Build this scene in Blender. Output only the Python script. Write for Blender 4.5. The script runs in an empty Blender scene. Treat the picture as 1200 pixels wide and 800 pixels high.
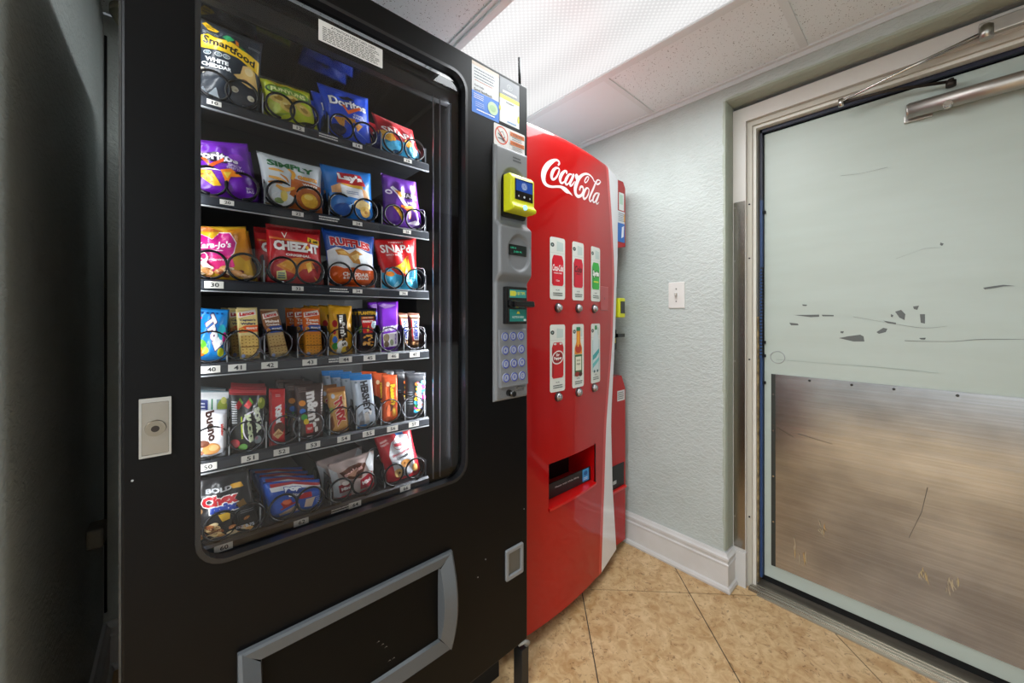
import bpy, bmesh, math, random
from mathutils import Vector, Matrix
from mathutils import noise as mnoise

# ------------------------------------------------------------------ camera, world, lights, exposure
# World: X along the machine fronts towards the door wall, Y towards the back wall, Z up, floor at z=0.
FPX, HOR, CAMZ = 438.7, 371.0, 1.2
CC, SS = .6665, .7455
scn = bpy.context.scene
col = scn.collection
cd = bpy.data.cameras.new('camera'); cam = bpy.data.objects.new('camera', cd); col.objects.link(cam)
cd.sensor_width = 36; cd.lens = FPX / 1200 * 36; cd.shift_y = -29 / 1200; cd.clip_start = .02
cam.location = (0, 0, CAMZ); cam.rotation_euler = (math.pi / 2, 0, -math.atan2(CC, SS))
scn.camera = cam
scn.view_settings.view_transform = 'Standard'; scn.view_settings.look = 'None'
scn.view_settings.gamma = 1; scn.view_settings.use_curve_mapping = False
scn.view_settings.exposure = 0.0
wd = bpy.data.worlds.new('world'); scn.world = wd; wd.use_nodes = True
wd.node_tree.nodes['Background'].inputs[0].default_value = (.5, .55, .6, 1)
wd.node_tree.nodes['Background'].inputs[1].default_value = .3
CEIL = 2.226
def area(name, loc, sx, sy, power, rot=(0, 0, 0), spread=180, color=(1, 1, 1)):
    l = bpy.data.lights.new(name, 'AREA'); l.shape = 'RECTANGLE'; l.size = sx; l.size_y = sy
    l.energy = power; l.spread = math.radians(spread); l.color = color
    o = bpy.data.objects.new(name, l); col.objects.link(o); o.location = loc; o.rotation_euler = rot
    return o
area('ceiling_lamp_and_fill', (1.07, .93, CEIL - .035), .54, 1.14, 22, spread=180, color=(.93, .975, 1))
area('ceiling_lamp_and_fill', (-1.3, .0, CEIL - .035), .54, 1.0, 78, color=(.90, .965, 1))  # added fill lamp out of view, brightens door, end wall and machine fronts
# the snack machine's own LED bars inside the door frame
LED = (.95, .98, 1)
area('led_bar_glow', (.5700, .900, 1.30), .010, 1.0, 7.0, (math.radians(90), 0, math.radians(48)), color=LED)
area('led_bar_glow', (.024, .900, 1.30), .010, 1.0, .9, (math.radians(90), 0, math.radians(-20)), color=LED)

# ------------------------------------------------------------------ helpers
def ray(x, y):
    t = (x - 600) / FPX
    return CC + SS * t, SS - CC * t, (HOR - y) / FPX
def at(x, y, Y):                      # photo point -> (X, Z) on the plane of that Y
    d = ray(x, y); k = Y / d[1]; return d[0] * k, CAMZ + d[2] * k
def atx(x, y, X):                     # photo point -> (Y, Z) on the plane of that X
    d = ray(x, y); k = X / d[0]; return d[1] * k, CAMZ + d[2] * k
def cokeY(X): return .955 + .29 * (X - 1.1) ** 2
def atc(x, y):                        # photo point -> (X, Z) on the bowed drinks machine front
    d = ray(x, y); Y = .96
    for _ in range(25):
        X = d[0] * Y / d[1]; Y = cokeY(X)
    return X, CAMZ + d[2] * Y / d[1]

def lin(h):
    h = h.lstrip('#'); r = []
    for i in (0, 2, 4):
        c = int(h[i:i + 2], 16) / 255
        r.append(c / 12.92 if c <= .04045 else ((c + .055) / 1.055) ** 2.4)
    return (*r, 1)
_m = {}
def mat(name, color='#808080', rough=.5, metal=0, spec=.5, coat=0, bump=0, bscale=40, emit=None, estr=0, var=0, vscale=6, vcol=None, stretch=None, coatr=.05, aniso=0):
    if name in _m: return _m[name]
    m = bpy.data.materials.new(name); m.use_nodes = True; nt = m.node_tree; N = nt.nodes; L = nt.links
    b = N['Principled BSDF']; b.inputs['Base Color'].default_value = lin(color)
    b.inputs['Roughness'].default_value = rough; b.inputs['Metallic'].default_value = metal
    b.inputs['Specular IOR Level'].default_value = spec
    b.inputs['Coat Weight'].default_value = coat; b.inputs['Coat Roughness'].default_value = coatr
    b.inputs['Anisotropic'].default_value = aniso
    tc = N.new('ShaderNodeTexCoord'); src = tc.outputs['Object']
    if stretch:
        mp = N.new('ShaderNodeMapping'); mp.inputs['Scale'].default_value = stretch
        L.new(src, mp.inputs['Vector']); src = mp.outputs['Vector']
    if emit:
        b.inputs['Emission Color'].default_value = lin(emit); b.inputs['Emission Strength'].default_value = estr
    if bump:
        n = N.new('ShaderNodeTexNoise'); n.inputs['Scale'].default_value = bscale; n.inputs['Detail'].default_value = 3
        L.new(src, n.inputs['Vector'])
        bp = N.new('ShaderNodeBump'); bp.inputs['Strength'].default_value = bump; bp.inputs['Distance'].default_value = .004
        L.new(n.outputs['Fac'], bp.inputs['Height']); L.new(bp.outputs['Normal'], b.inputs['Normal'])
    if var:
        n = N.new('ShaderNodeTexNoise'); n.inputs['Scale'].default_value = vscale; n.inputs['Detail'].default_value = 5
        L.new(src, n.inputs['Vector'])
        r = N.new('ShaderNodeValToRGB'); r.color_ramp.elements[0].position = .38; r.color_ramp.elements[1].position = .66
        r.color_ramp.elements[0].color = lin(vcol or '#404040'); r.color_ramp.elements[1].color = lin(color)
        mx = N.new('ShaderNodeMix'); mx.data_type = 'RGBA'; mx.inputs['Factor'].default_value = var
        mx.inputs['A'].default_value = lin(color)
        L.new(n.outputs['Fac'], r.inputs['Fac']); L.new(r.outputs['Color'], mx.inputs['B']); L.new(mx.outputs['Result'], b.inputs['Base Color'])
    _m[name] = m
    return m
def ink(h, kind='film'):
    if kind == 'film': return mat('film_' + h.lstrip('#'), h, .3, bump=0.4, bscale=34, spec=.4, coat=.15, coatr=.15)
    if kind == 'paint': return mat('lacquer_' + h.lstrip('#'), h, .3, coat=.3)
    return mat('ink_' + h.lstrip('#'), h, .45)

def obj(name, bm, m, parent=None, loc=(0, 0, 0), smooth=False, bevel=0):
    me = bpy.data.meshes.new(name); bmesh.ops.recalc_face_normals(bm, faces=bm.faces[:]) if bm.faces and not getattr(obj, 'keep', False) else None
    if smooth:
        for f in bm.faces: f.smooth = True
    bm.to_mesh(me); bm.free()
    o = bpy.data.objects.new(name, me); col.objects.link(o)
    for x in (m if isinstance(m, (list, tuple)) else [m]): me.materials.append(x)
    o.location = loc
    if parent: o.parent = parent
    if bevel:
        md = o.modifiers.new('edge', 'BEVEL'); md.width = bevel; md.segments = 2; md.limit_method = 'ANGLE'
    return o
def empty(name, loc=(0, 0, 0), parent=None):
    o = bpy.data.objects.new(name, None); col.objects.link(o); o.location = loc; o.empty_display_size = .05
    if parent: o.parent = parent
    return o
def tag(o, label=None, cat=None, group=None, kind=None):
    if label: o['label'] = label
    if cat: o['category'] = cat
    if group: o['group'] = group
    if kind: o['kind'] = kind
    return o
def box(bm, x0, x1, y0, y1, z0, z1, mi=0):
    v = [bm.verts.new(p) for p in ((x0, y0, z0), (x1, y0, z0), (x1, y1, z0), (x0, y1, z0), (x0, y0, z1), (x1, y0, z1), (x1, y1, z1), (x0, y1, z1))]
    for f in ((0, 3, 2, 1), (4, 5, 6, 7), (0, 1, 5, 4), (1, 2, 6, 5), (2, 3, 7, 6), (3, 0, 4, 7)):
        bm.faces.new([v[i] for i in f]).material_index = mi
    return v
def B(*a, mi=0):
    bm = bmesh.new()
    if isinstance(a[0], (tuple, list)):
        for q in a: box(bm, *q)
    else: box(bm, *a, mi=mi)
    return bm
def tube(bm, pts, r, n=8, closed=False, cap=True):
    pts = [Vector(p) for p in pts]; k = len(pts); rings = []
    up = None
    for i, p in enumerate(pts):
        a = pts[(i - 1) % k] if (closed or i) else p; b = pts[(i + 1) % k] if (closed or i < k - 1) else p
        t = (b - a).normalized()
        if up is None: up = Vector((0, 0, 1)) if abs(t.z) < .9 else Vector((1, 0, 0))
        s = t.cross(up)
        if s.length < 1e-4: s = t.orthogonal()
        s.normalize(); up = s.cross(t).normalized()
        rr = r[i] if isinstance(r, (list, tuple)) else r
        rings.append([bm.verts.new(p + (s * math.cos(2 * math.pi * j / n) + up * math.sin(2 * math.pi * j / n)) * rr) for j in range(n)])
    for i in range(k if closed else k - 1):
        A, C = rings[i], rings[(i + 1) % k]
        for j in range(n):
            f = bm.faces.new((A[j], A[(j + 1) % n], C[(j + 1) % n], C[j])); f.smooth = True
    if cap and not closed:
        bm.faces.new(rings[0][::-1]); bm.faces.new(rings[-1])
def cyl(bm, p0, p1, r0, r1=None, n=24):
    r1 = r0 if r1 is None else r1
    p0, p1 = Vector(p0), Vector(p1); t = (p1 - p0).normalized(); s = t.orthogonal().normalized(); u = s.cross(t)
    R = [[bm.verts.new(p + (s * math.cos(2 * math.pi * j / n) + u * math.sin(2 * math.pi * j / n)) * r) for j in range(n)] for p, r in ((p0, r0), (p1, r1))]
    for j in range(n): bm.faces.new((R[0][j], R[0][(j + 1) % n], R[1][(j + 1) % n], R[1][j])).smooth = True
    bm.faces.new(R[0][::-1]); bm.faces.new(R[1])
def rrect(x0, x1, z0, z1, r, k=6):
    P = []
    for cx, cz, a in ((x1 - r, z1 - r, 0), (x0 + r, z1 - r, 90), (x0 + r, z0 + r, 180), (x1 - r, z0 + r, 270)):
        for i in range(k + 1):
            t = math.radians(a + 90 * i / k); P.append((cx + r * math.cos(t), cz + r * math.sin(t)))
    return P
def prism(bm, loop, y0, y1, plane='y', mi=0):     # loop of (a,b) extruded along the third axis
    f = {'y': lambda a, b, c: (a, c, b), 'x': lambda a, b, c: (c, a, b), 'z': lambda a, b, c: (a, b, c)}[plane]
    A = [bm.verts.new(f(a, b, y0)) for a, b in loop]; C = [bm.verts.new(f(a, b, y1)) for a, b in loop]
    n = len(loop)
    bm.faces.new(A).material_index = mi; bm.faces.new(C[::-1]).material_index = mi
    for i in range(n): bm.faces.new((A[i], A[(i + 1) % n], C[(i + 1) % n], C[i])).material_index = mi
def ringplate(bm, outer, hole, r, y0, y1, R=0.0, k=6):   # plate with a round-cornered hole, facing -Y, from y0 (front) to y1
    I = rrect(*hole, r, k)
    if R: O = rrect(*outer, R, k)
    else:
        x0, x1, z0, z1 = outer; O = []
        for c in ((x1, z1), (x0, z1), (x0, z0), (x1, z0)): O += [c] * (k + 1)
    n = len(I)
    def lay(y):
        vi = [bm.verts.new((a, y, b)) for a, b in I]
        vo = []
        for j, (a, b) in enumerate(O):
            vo.append(vo[-1] if (j and O[j] == O[j - 1]) else bm.verts.new((a, y, b)))
        return vi, vo
    a, b = lay(y0), lay(y1)
    def q(*v):
        u = [];
        for w in v:
            if w not in u: u.append(w)
        if len(u) >= 3: bm.faces.new(u)
    for j in range(n):
        l = (j + 1) % n
        q(a[0][j], a[1][j], a[1][l], a[0][l]); q(b[0][l], b[1][l], b[1][j], b[0][j])
        q(a[0][l], b[0][l], b[0][j], a[0][j]); q(a[1][j], b[1][j], b[1][l], a[1][l])

# flat print (lettering, pictures) as thin coloured faces lying on a surface
_font = {}
def glyphs(s, bold=0, shear=0):
    key = (s, bold, shear)
    if key not in _font:
        c = bpy.data.curves.new('t', 'FONT'); c.body = s; c.offset = bold; c.shear = shear; c.resolution_u = 2
        o = bpy.data.objects.new('t', c); col.objects.link(o)
        dg = bpy.context.evaluated_depsgraph_get(); me = bpy.data.meshes.new_from_object(o.evaluated_get(dg))
        V = [(v.co.x, v.co.y) for v in me.vertices]; Fc = [tuple(p.vertices) for p in me.polygons]
        bpy.data.objects.remove(o); bpy.data.meshes.remove(me); bpy.data.curves.remove(c)
        xs = [v[0] for v in V]; ys = [v[1] for v in V]
        _font[key] = (V, Fc, min(xs), max(xs), min(ys), max(ys))
    return _font[key]
class Print:
    def __init__(s, kind='film'): s.bm = bmesh.new(); s.mats = []; s.layer = 0; s.kind = kind
    def mi(s, c):
        m = ink(c, s.kind) if isinstance(c, str) else c
        if m not in s.mats: s.mats.append(m)
        return s.mats.index(m)
    def face(s, pts, c):
        v = [s.bm.verts.new((x, y, s.layer)) for x, y in pts]
        try: s.bm.faces.new(v).material_index = s.mi(c)
        except ValueError: pass
    def p(s, c, pts): s.layer += 1; s.face(pts, c)
    def r(s, c, x0, y0, x1, y1): s.p(c, [(x0, y0), (x1, y0), (x1, y1), (x0, y1)])
    def rr(s, c, x0, y0, x1, y1, r): s.p(c, rrect(x0, x1, y0, y1, r))
    def e(s, c, x, y, rx, ry, rot=0, n=20):
        a = math.radians(rot); s.layer += 1
        s.face([(x + rx * math.cos(t) * math.cos(a) - ry * math.sin(t) * math.sin(a), y + rx * math.cos(t) * math.sin(a) + ry * math.sin(t) * math.cos(a)) for t in [2 * math.pi * i / n for i in range(n)]], c)
    def ring(s, c, x, y, rx, ry, w, n=28):
        s.layer += 1
        for i in range(n):
            t, u = 2 * math.pi * i / n, 2 * math.pi * (i + 1) / n
            s.face([(x + (rx - w) * math.cos(t), y + (ry - w) * math.sin(t)), (x + rx * math.cos(t), y + ry * math.sin(t)), (x + rx * math.cos(u), y + ry * math.sin(u)), (x + (rx - w) * math.cos(u), y + (ry - w) * math.sin(u))], c)
    def t(s, c, txt, x, y, w, h, rot=0, bold=.02, shear=0, skew=0, arc=0, under=None, uo=.012):
        if under:                       # a wider copy below as the outline
            s.t(under, txt, x, y, w * 1.0 + uo, h + uo, rot, bold + .05, shear, skew, arc)
        V, Fc, x0, x1, y0, y1 = glyphs(txt, bold, shear); s.layer += 1
        a = math.radians(rot); vs = []
        for px, py in V:
            q = ((px - x0) / max(x1 - x0, 1e-6) - .5); b = ((py - y0) / max(y1 - y0, 1e-6) - .5)
            X = q * w; Y = b * h + skew * q * w - arc * (q * q) * 4
            vs.append(s.bm.verts.new((x + X * math.cos(a) - Y * math.sin(a), y + X * math.sin(a) + Y * math.cos(a), s.layer)))
        k = s.mi(c)
        for f in Fc:
            try: s.bm.faces.new([vs[i] for i in f]).material_index = k
            except ValueError: pass
    def stroke(s, c, pts, closed=False):     # (x, y, width) points, smoothed
        P = []
        m = len(pts)
        for i in range(m if closed else m - 1):
            q = [pts[(i + d) % m] if closed else pts[min(max(i + d, 0), m - 1)] for d in (-1, 0, 1, 2)]
            for j in range(5):
                t = j / 5
                P.append(tuple(.5 * ((2 * q[1][k]) + (-q[0][k] + q[2][k]) * t + (2 * q[0][k] - 5 * q[1][k] + 4 * q[2][k] - q[3][k]) * t * t + (-q[0][k] + 3 * q[1][k] - 3 * q[2][k] + q[3][k]) * t ** 3) for k in range(3)))
        if not closed: P.append(pts[-1])
        s.layer += 1; E = []
        for i, (x, y, w) in enumerate(P):
            a = P[i - 1] if (i or closed) else P[i]; b = P[(i + 1) % len(P)] if (closed or i < len(P) - 1) else P[i]
            dx, dy = b[0] - a[0], b[1] - a[1]; l = math.hypot(dx, dy) or 1
            E.append(((x - dy / l * w / 2, y + dx / l * w / 2), (x + dy / l * w / 2, y - dx / l * w / 2)))
        for i in range(len(E) if closed else len(E) - 1):
            A, C = E[i], E[(i + 1) % len(E)]; s.face([A[0], A[1], C[1], C[0]], c)
    def lines(s, c, x0, y0, x1, y1, n, fill=.45, seed=0):      # rows of print too small to read
        rd = random.Random(seed); hh = (y1 - y0) / n; s.layer += 1
        for i in range(n):
            x = x0; yy = y1 - (i + .5) * hh; end = x1 - (x1 - x0) * rd.uniform(0, .12)
            while x < end:
                w = (x1 - x0) * rd.uniform(.03, .09); w = min(w, end - x)
                s.face([(x, yy - hh * fill / 2), (x + w, yy - hh * fill / 2), (x + w, yy + hh * fill / 2), (x, yy + hh * fill / 2)], c); x += w + (x1 - x0) * .015
    def build(s, name, fn, parent=None, cuts=None, h0=.0004, dh=.00008, origin=(0, 0, 0), clip=None):
        bm = s.bm
        g = lambda: bm.verts[:] + bm.edges[:] + bm.faces[:]
        if clip:
            for co, no in (((clip[0], 0, 0), (-1, 0, 0)), ((clip[2], 0, 0), (1, 0, 0)), ((0, clip[1], 0), (0, -1, 0)), ((0, clip[3], 0), (0, 1, 0))):
                bmesh.ops.bisect_plane(bm, geom=g(), plane_co=co, plane_no=no, clear_outer=True)
        if cuts and len(cuts) > 2:
            nu, nv = cuts[2]
            for k in range(-nv + 1, nu): bmesh.ops.bisect_plane(bm, geom=g(), plane_co=(k / nu, 0, 0), plane_no=(nu, -nv, 0))
        if cuts:
            for c in cuts[0]: bmesh.ops.bisect_plane(bm, geom=g(), plane_co=(c, 0, 0), plane_no=(1, 0, 0))
            for c in cuts[1]: bmesh.ops.bisect_plane(bm, geom=g(), plane_co=(0, c, 0), plane_no=(0, 1, 0))
        lv = sorted({round(v.co.z) for v in bm.verts}); rank = {l: i for i, l in enumerate(lv)}
        O = Vector(origin)
        for v in bm.verts: v.co = Vector(fn(v.co.x, v.co.y, h0 + dh * rank[round(v.co.z)])) - O
        me = bpy.data.meshes.new(name)
        for f in bm.faces: f.smooth = bool(cuts)
        bm.to_mesh(me); bm.free()
        for m in s.mats: me.materials.append(m)
        o = bpy.data.objects.new(name, me); col.objects.link(o)
        if parent: o.parent = parent
        return o
def on_y(Y): return lambda x, z, h: (x, Y - h, z)
def on_x(X): return lambda y, z, h: (X - h, -y, z)        # y is minus world Y so that print reads left to right

# ------------------------------------------------------------------ materials of the setting
def plaster(name, color, strength=.5, scale=38):
    m = bpy.data.materials.new(name); m.use_nodes = True; nt = m.node_tree; N = nt.nodes; L = nt.links; b = N['Principled BSDF']
    b.inputs['Roughness'].default_value = .55; b.inputs['Specular IOR Level'].default_value = .35
    tc = N.new('ShaderNodeTexCoord')
    n1 = N.new('ShaderNodeTexNoise'); n1.inputs['Scale'].default_value = scale; n1.inputs['Detail'].default_value = 4; n1.inputs['Distortion'].default_value = .6
    mp = N.new('ShaderNodeMapping'); mp.inputs['Scale'].default_value = (1, .8, 1.5)
    r = N.new('ShaderNodeValToRGB'); r.color_ramp.elements[0].position = .42; r.color_ramp.elements[1].position = .6
    n2 = N.new('ShaderNodeTexNoise'); n2.inputs['Scale'].default_value = 150; n2.inputs['Detail'].default_value = 2
    ad = N.new('ShaderNodeMath'); ad.operation = 'MULTIPLY_ADD'; ad.inputs[1].default_value = .25
    bp = N.new('ShaderNodeBump'); bp.inputs['Strength'].default_value = strength; bp.inputs['Distance'].default_value = .004
    L.new(tc.outputs['Object'], mp.inputs['Vector']); L.new(mp.outputs['Vector'], n1.inputs['Vector']); L.new(tc.outputs['Object'], n2.inputs['Vector'])
    L.new(n1.outputs['Fac'], r.inputs['Fac']); L.new(n2.outputs['Fac'], ad.inputs[0]); L.new(r.outputs['Color'], ad.inputs[2])
    L.new(ad.outputs[0], bp.inputs['Height']); L.new(bp.outputs['Normal'], b.inputs['Normal'])
    n3 = N.new('ShaderNodeTexNoise'); n3.inputs['Scale'].default_value = 3; n3.inputs['Detail'].default_value = 4
    cr = N.new('ShaderNodeValToRGB'); c = lin(color); cr.color_ramp.elements[0].color = (c[0] * .88, c[1] * .88, c[2] * .87, 1); cr.color_ramp.elements[1].color = c
    cr.color_ramp.elements[0].position = .3; cr.color_ramp.elements[1].position = .6
    L.new(tc.outputs['Object'], n3.inputs['Vector']); L.new(n3.outputs['Fac'], cr.inputs['Fac']); L.new(cr.outputs['Color'], b.inputs['Base Color'])
    return m
M_wall = plaster('sage_plaster', '#bcc3c0', .42, 62)
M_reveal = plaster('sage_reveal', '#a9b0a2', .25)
M_trim = mat('white_trim_paint', '#cfcdcb', .35, coat=.2, var=.25, vscale=9, vcol='#b5b0aa')
M_frame = mat('door_frame_paint', '#cdc8c2', .4, var=.25, vscale=5, vcol='#b8b0a5')
M_black = mat('black_powder_coat', '#050506', .4, spec=.16, bump=.06, bscale=500)
M_blackin = mat('black_liner', '#0c0d0f', .45)
M_dark = mat('matt_dark', '#050505', .8)
M_steel = mat('brushed_steel', '#b9b7b2', .3, 1, bump=.04, bscale=90, stretch=(1, 1, 30))
M_chrome = mat('chrome', '#c8c4bf', .16, 1)
M_grey = mat('grey_moulded_plastic', '#737578', .42, bump=.08, bscale=700)
M_lgrey = mat('light_grey_plastic', '#a2a4a5', .4)

def tile_mat():
    m = bpy.data.materials.new('beige_floor_tile'); m.use_nodes = True; nt = m.node_tree; N = nt.nodes; L = nt.links; b = N['Principled BSDF']
    b.inputs['Roughness'].default_value = .42; b.inputs['Specular IOR Level'].default_value = .35
    tc = N.new('ShaderNodeTexCoord'); v = tc.outputs['Object']
    def nz(scale, detail, dist, p0, c0, p1, c1):
        n = N.new('ShaderNodeTexNoise'); n.inputs['Scale'].default_value = scale; n.inputs['Detail'].default_value = detail; n.inputs['Distortion'].default_value = dist; n.inputs['Roughness'].default_value = .62
        r = N.new('ShaderNodeValToRGB'); r.color_ramp.elements[0].position = p0; r.color_ramp.elements[0].color = lin(c0); r.color_ramp.elements[1].position = p1; r.color_ramp.elements[1].color = lin(c1)
        L.new(v, n.inputs['Vector']); L.new(n.outputs['Fac'], r.inputs['Fac']); return r.outputs['Color']
    def mix(a, bb, f, mode='MIX'):
        x = N.new('ShaderNodeMix'); x.data_type = 'RGBA'; x.blend_type = mode; x.inputs['Factor'].default_value = f; L.new(a, x.inputs['A']); L.new(bb, x.inputs['B']); return x.outputs['Result']
    base = nz(7, 8, .6, .35, '#b8915f', .68, '#d9b98c')
    patch = nz(24, 10, .9, .38, '#a98053', .62, '#dec296')
    vein = nz(48, 10, 1.4, .36, '#7a5c3e', .42, '#ffffff')
    o = mix(mix(base, patch, .5), vein, .55, 'MULTIPLY')
    L.new(o, b.inputs['Base Color']); return m
M_tile = tile_mat()
M_grout = mat('dark_grout', '#4a4039', .9)

def ceil_mat():
    m = bpy.data.materials.new('speckled_ceiling_tile'); m.use_nodes = True; nt = m.node_tree; N = nt.nodes; L = nt.links; b = N['Principled BSDF']
    b.inputs['Roughness'].default_value = .9
    tc = N.new('ShaderNodeTexCoord'); n = N.new('ShaderNodeTexVoronoi'); n.inputs['Scale'].default_value = 150
    n2 = N.new('ShaderNodeTexNoise'); n2.inputs['Scale'].default_value = 70
    a = N.new('ShaderNodeMath'); a.operation = 'MULTIPLY_ADD'; a.inputs[1].default_value = .9; 
    r = N.new('ShaderNodeValToRGB'); r.color_ramp.elements[0].position = .55; r.color_ramp.elements[0].color = lin('#7d7a78'); r.color_ramp.elements[1].position = .64; r.color_ramp.elements[1].color = lin('#e6ebee')  # grey speckles: the shade inside the tile's pits, put into the colour
    L.new(tc.outputs['Object'], n.inputs['Vector']); L.new(tc.outputs['Object'], n2.inputs['Vector'])
    L.new(n2.outputs['Fac'], a.inputs[0]); L.new(n.outputs['Distance'], a.inputs[2]); L.new(a.outputs[0], r.inputs['Fac']); L.new(r.outputs['Color'], b.inputs['Base Color'])
    return m
M_ceil = ceil_mat()
M_tbar = mat('ceiling_grid_paint', '#dadee0', .5)

# ------------------------------------------------------------------ the setting
XR, YB, XL, YF = 1.80, 1.87, -.187, -.80       # end wall, back wall, left wall, wall opposite the machines
RY, RZ = .603, 2.150                           # door recess edge and head
DX = 1.96                                      # door face
struct = lambda name, bm, m: tag(obj(name, bm, m), kind='structure')
struct('wall_back', B(XL - .1, XR + .3, YB, YB + .1, 0, CEIL), M_wall)
struct('wall_left', B(XL - .1, XL, .868, YB, 0, CEIL), M_wall)
struct('wall_corner', B(-3, XL - .1, .868, .98, 0, CEIL), M_wall)
M_pale = mat('pale_wall_paint', '#e6eaec', .7)
struct('wall_far', B(-3.1, -3, YF - .1, .98, 0, CEIL), M_pale)
struct('trim_1', B(-.40, -.25, .785, .866, 0, 2.0), mat('red_painted_post', '#b01318', .4))
struct('wall_opposite', B(-3, XR + .3, YF - .1, YF, 0, CEIL), M_pale)
bm = B((XR, XR + .3, RY, YB, 0, CEIL), (XR, XR + .3, YF, RY, RZ, CEIL), (XR, XR + .3, YF, -.515, 0, RZ))
struct('wall_right', bm, M_wall)
# uneven plaster edge round the recess
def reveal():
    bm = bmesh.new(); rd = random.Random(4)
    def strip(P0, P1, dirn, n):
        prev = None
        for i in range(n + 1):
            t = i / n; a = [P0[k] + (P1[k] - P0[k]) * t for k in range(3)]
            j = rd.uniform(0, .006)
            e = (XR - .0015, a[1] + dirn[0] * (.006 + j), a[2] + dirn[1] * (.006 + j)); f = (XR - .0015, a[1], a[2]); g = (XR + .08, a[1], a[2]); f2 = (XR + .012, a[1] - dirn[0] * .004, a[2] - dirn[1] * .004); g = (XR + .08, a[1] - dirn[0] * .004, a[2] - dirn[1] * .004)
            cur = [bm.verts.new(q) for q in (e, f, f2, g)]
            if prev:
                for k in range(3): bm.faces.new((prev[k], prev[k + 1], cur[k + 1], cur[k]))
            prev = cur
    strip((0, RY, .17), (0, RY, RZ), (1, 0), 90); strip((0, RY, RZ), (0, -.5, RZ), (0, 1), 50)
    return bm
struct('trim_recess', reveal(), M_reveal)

fl = struct('floor', B(-3, XR + .3, YF, YB, -.06, -.0025), M_grout)
def clip(poly, x0, x1, y0, y1):
    for ax, lim, sg in ((0, x0, 1), (0, x1, -1), (1, y0, 1), (1, y1, -1)):
        out = []
        for i in range(len(poly)):
            a, b = poly[i], poly[(i + 1) % len(poly)]; ia = sg * (a[ax] - lim) >= 0; ib = sg * (b[ax] - lim) >= 0
            if ia: out.append(a)
            if ia != ib:
                t = (lim - a[ax]) / (b[ax] - a[ax]); out.append((a[0] + t * (b[0] - a[0]), a[1] + t * (b[1] - a[1])))
        poly = out
        if len(poly) < 3: return []
    return poly
TS, U0, V0, Q = .465, .214, 1.668, math.sqrt(.5)
for i in range(-7, 7):
    for j in range(-9, 5):
        g = .0022
        cs = [(U0 + i * TS + g, V0 + j * TS + g), (U0 + (i + 1) * TS - g, V0 + j * TS + g), (U0 + (i + 1) * TS - g, V0 + (j + 1) * TS - g), (U0 + i * TS + g, V0 + (j + 1) * TS - g)]
        poly = clip([((u + v) * Q, (v - u) * Q) for u, v in cs], -2.2, XR + .12, YF, YB)
        poly = [p for k, p in enumerate(poly) if math.dist(p, poly[k - 1]) > 1e-4]
        if len(poly) < 3: continue
        bm = bmesh.new(); prism(bm, poly, -.008, 0, 'z'); obj('tile', bm, M_tile, fl)

# ceiling: grid with lay-in tiles
ce = struct('ceiling', B(-3, XR + .3, YF, YB, CEIL + .02, CEIL + .06), M_dark)
LX0, LX1, LY0, LY1 = .772, 1.368, .315, 1.54
xs = [-3.0, -2.83, -2.23, -1.63, -1.03, -.43, .17, LX0, LX1, XR]; ys = [YF, -.29, .32, .935, 1.545, YB]
M_plain = mat('plain_ceiling_panel', '#e2e7ea', .6)
for i in range(len(xs) - 1):
    for j in range(len(ys) - 1):
        if i == 7 and j in (2, 3): continue
        if i == 4 and j in (1, 2) or (i == 5 and j == 0 and 0): continue
        if ys[j] >= .9 and xs[i + 1] < XL: continue
        obj('ceiling_tile', B(xs[i] + .009, xs[i + 1] - .009, ys[j] + .009, ys[j + 1] - .009, CEIL + .002, CEIL + .016), M_plain if (i == 8 and j == 3) else M_ceil, ce)
for k, x in enumerate(xs[1:-1]): obj('grid_bar', B((x - .012, x + .012, YF, YB if x > XL else .88, CEIL - .004, CEIL + .004)), M_tbar, ce)
for i in range(len(xs) - 1):
    for y in ys[1:-1]:
        if i == 7 and y == .935: continue
        obj('grid_bar', B(xs[i] + .012, xs[i + 1] - .012, y - .012, y + .012, CEIL - .003, CEIL + .003), M_tbar, ce)
bm = B((XR - .022, XR, YF, YB, CEIL - .005, CEIL + .003), (XR - .005, XR, YF, YB, CEIL - .022, CEIL + .003))
obj('wall_angle', bm, M_tbar, ce)

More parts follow.
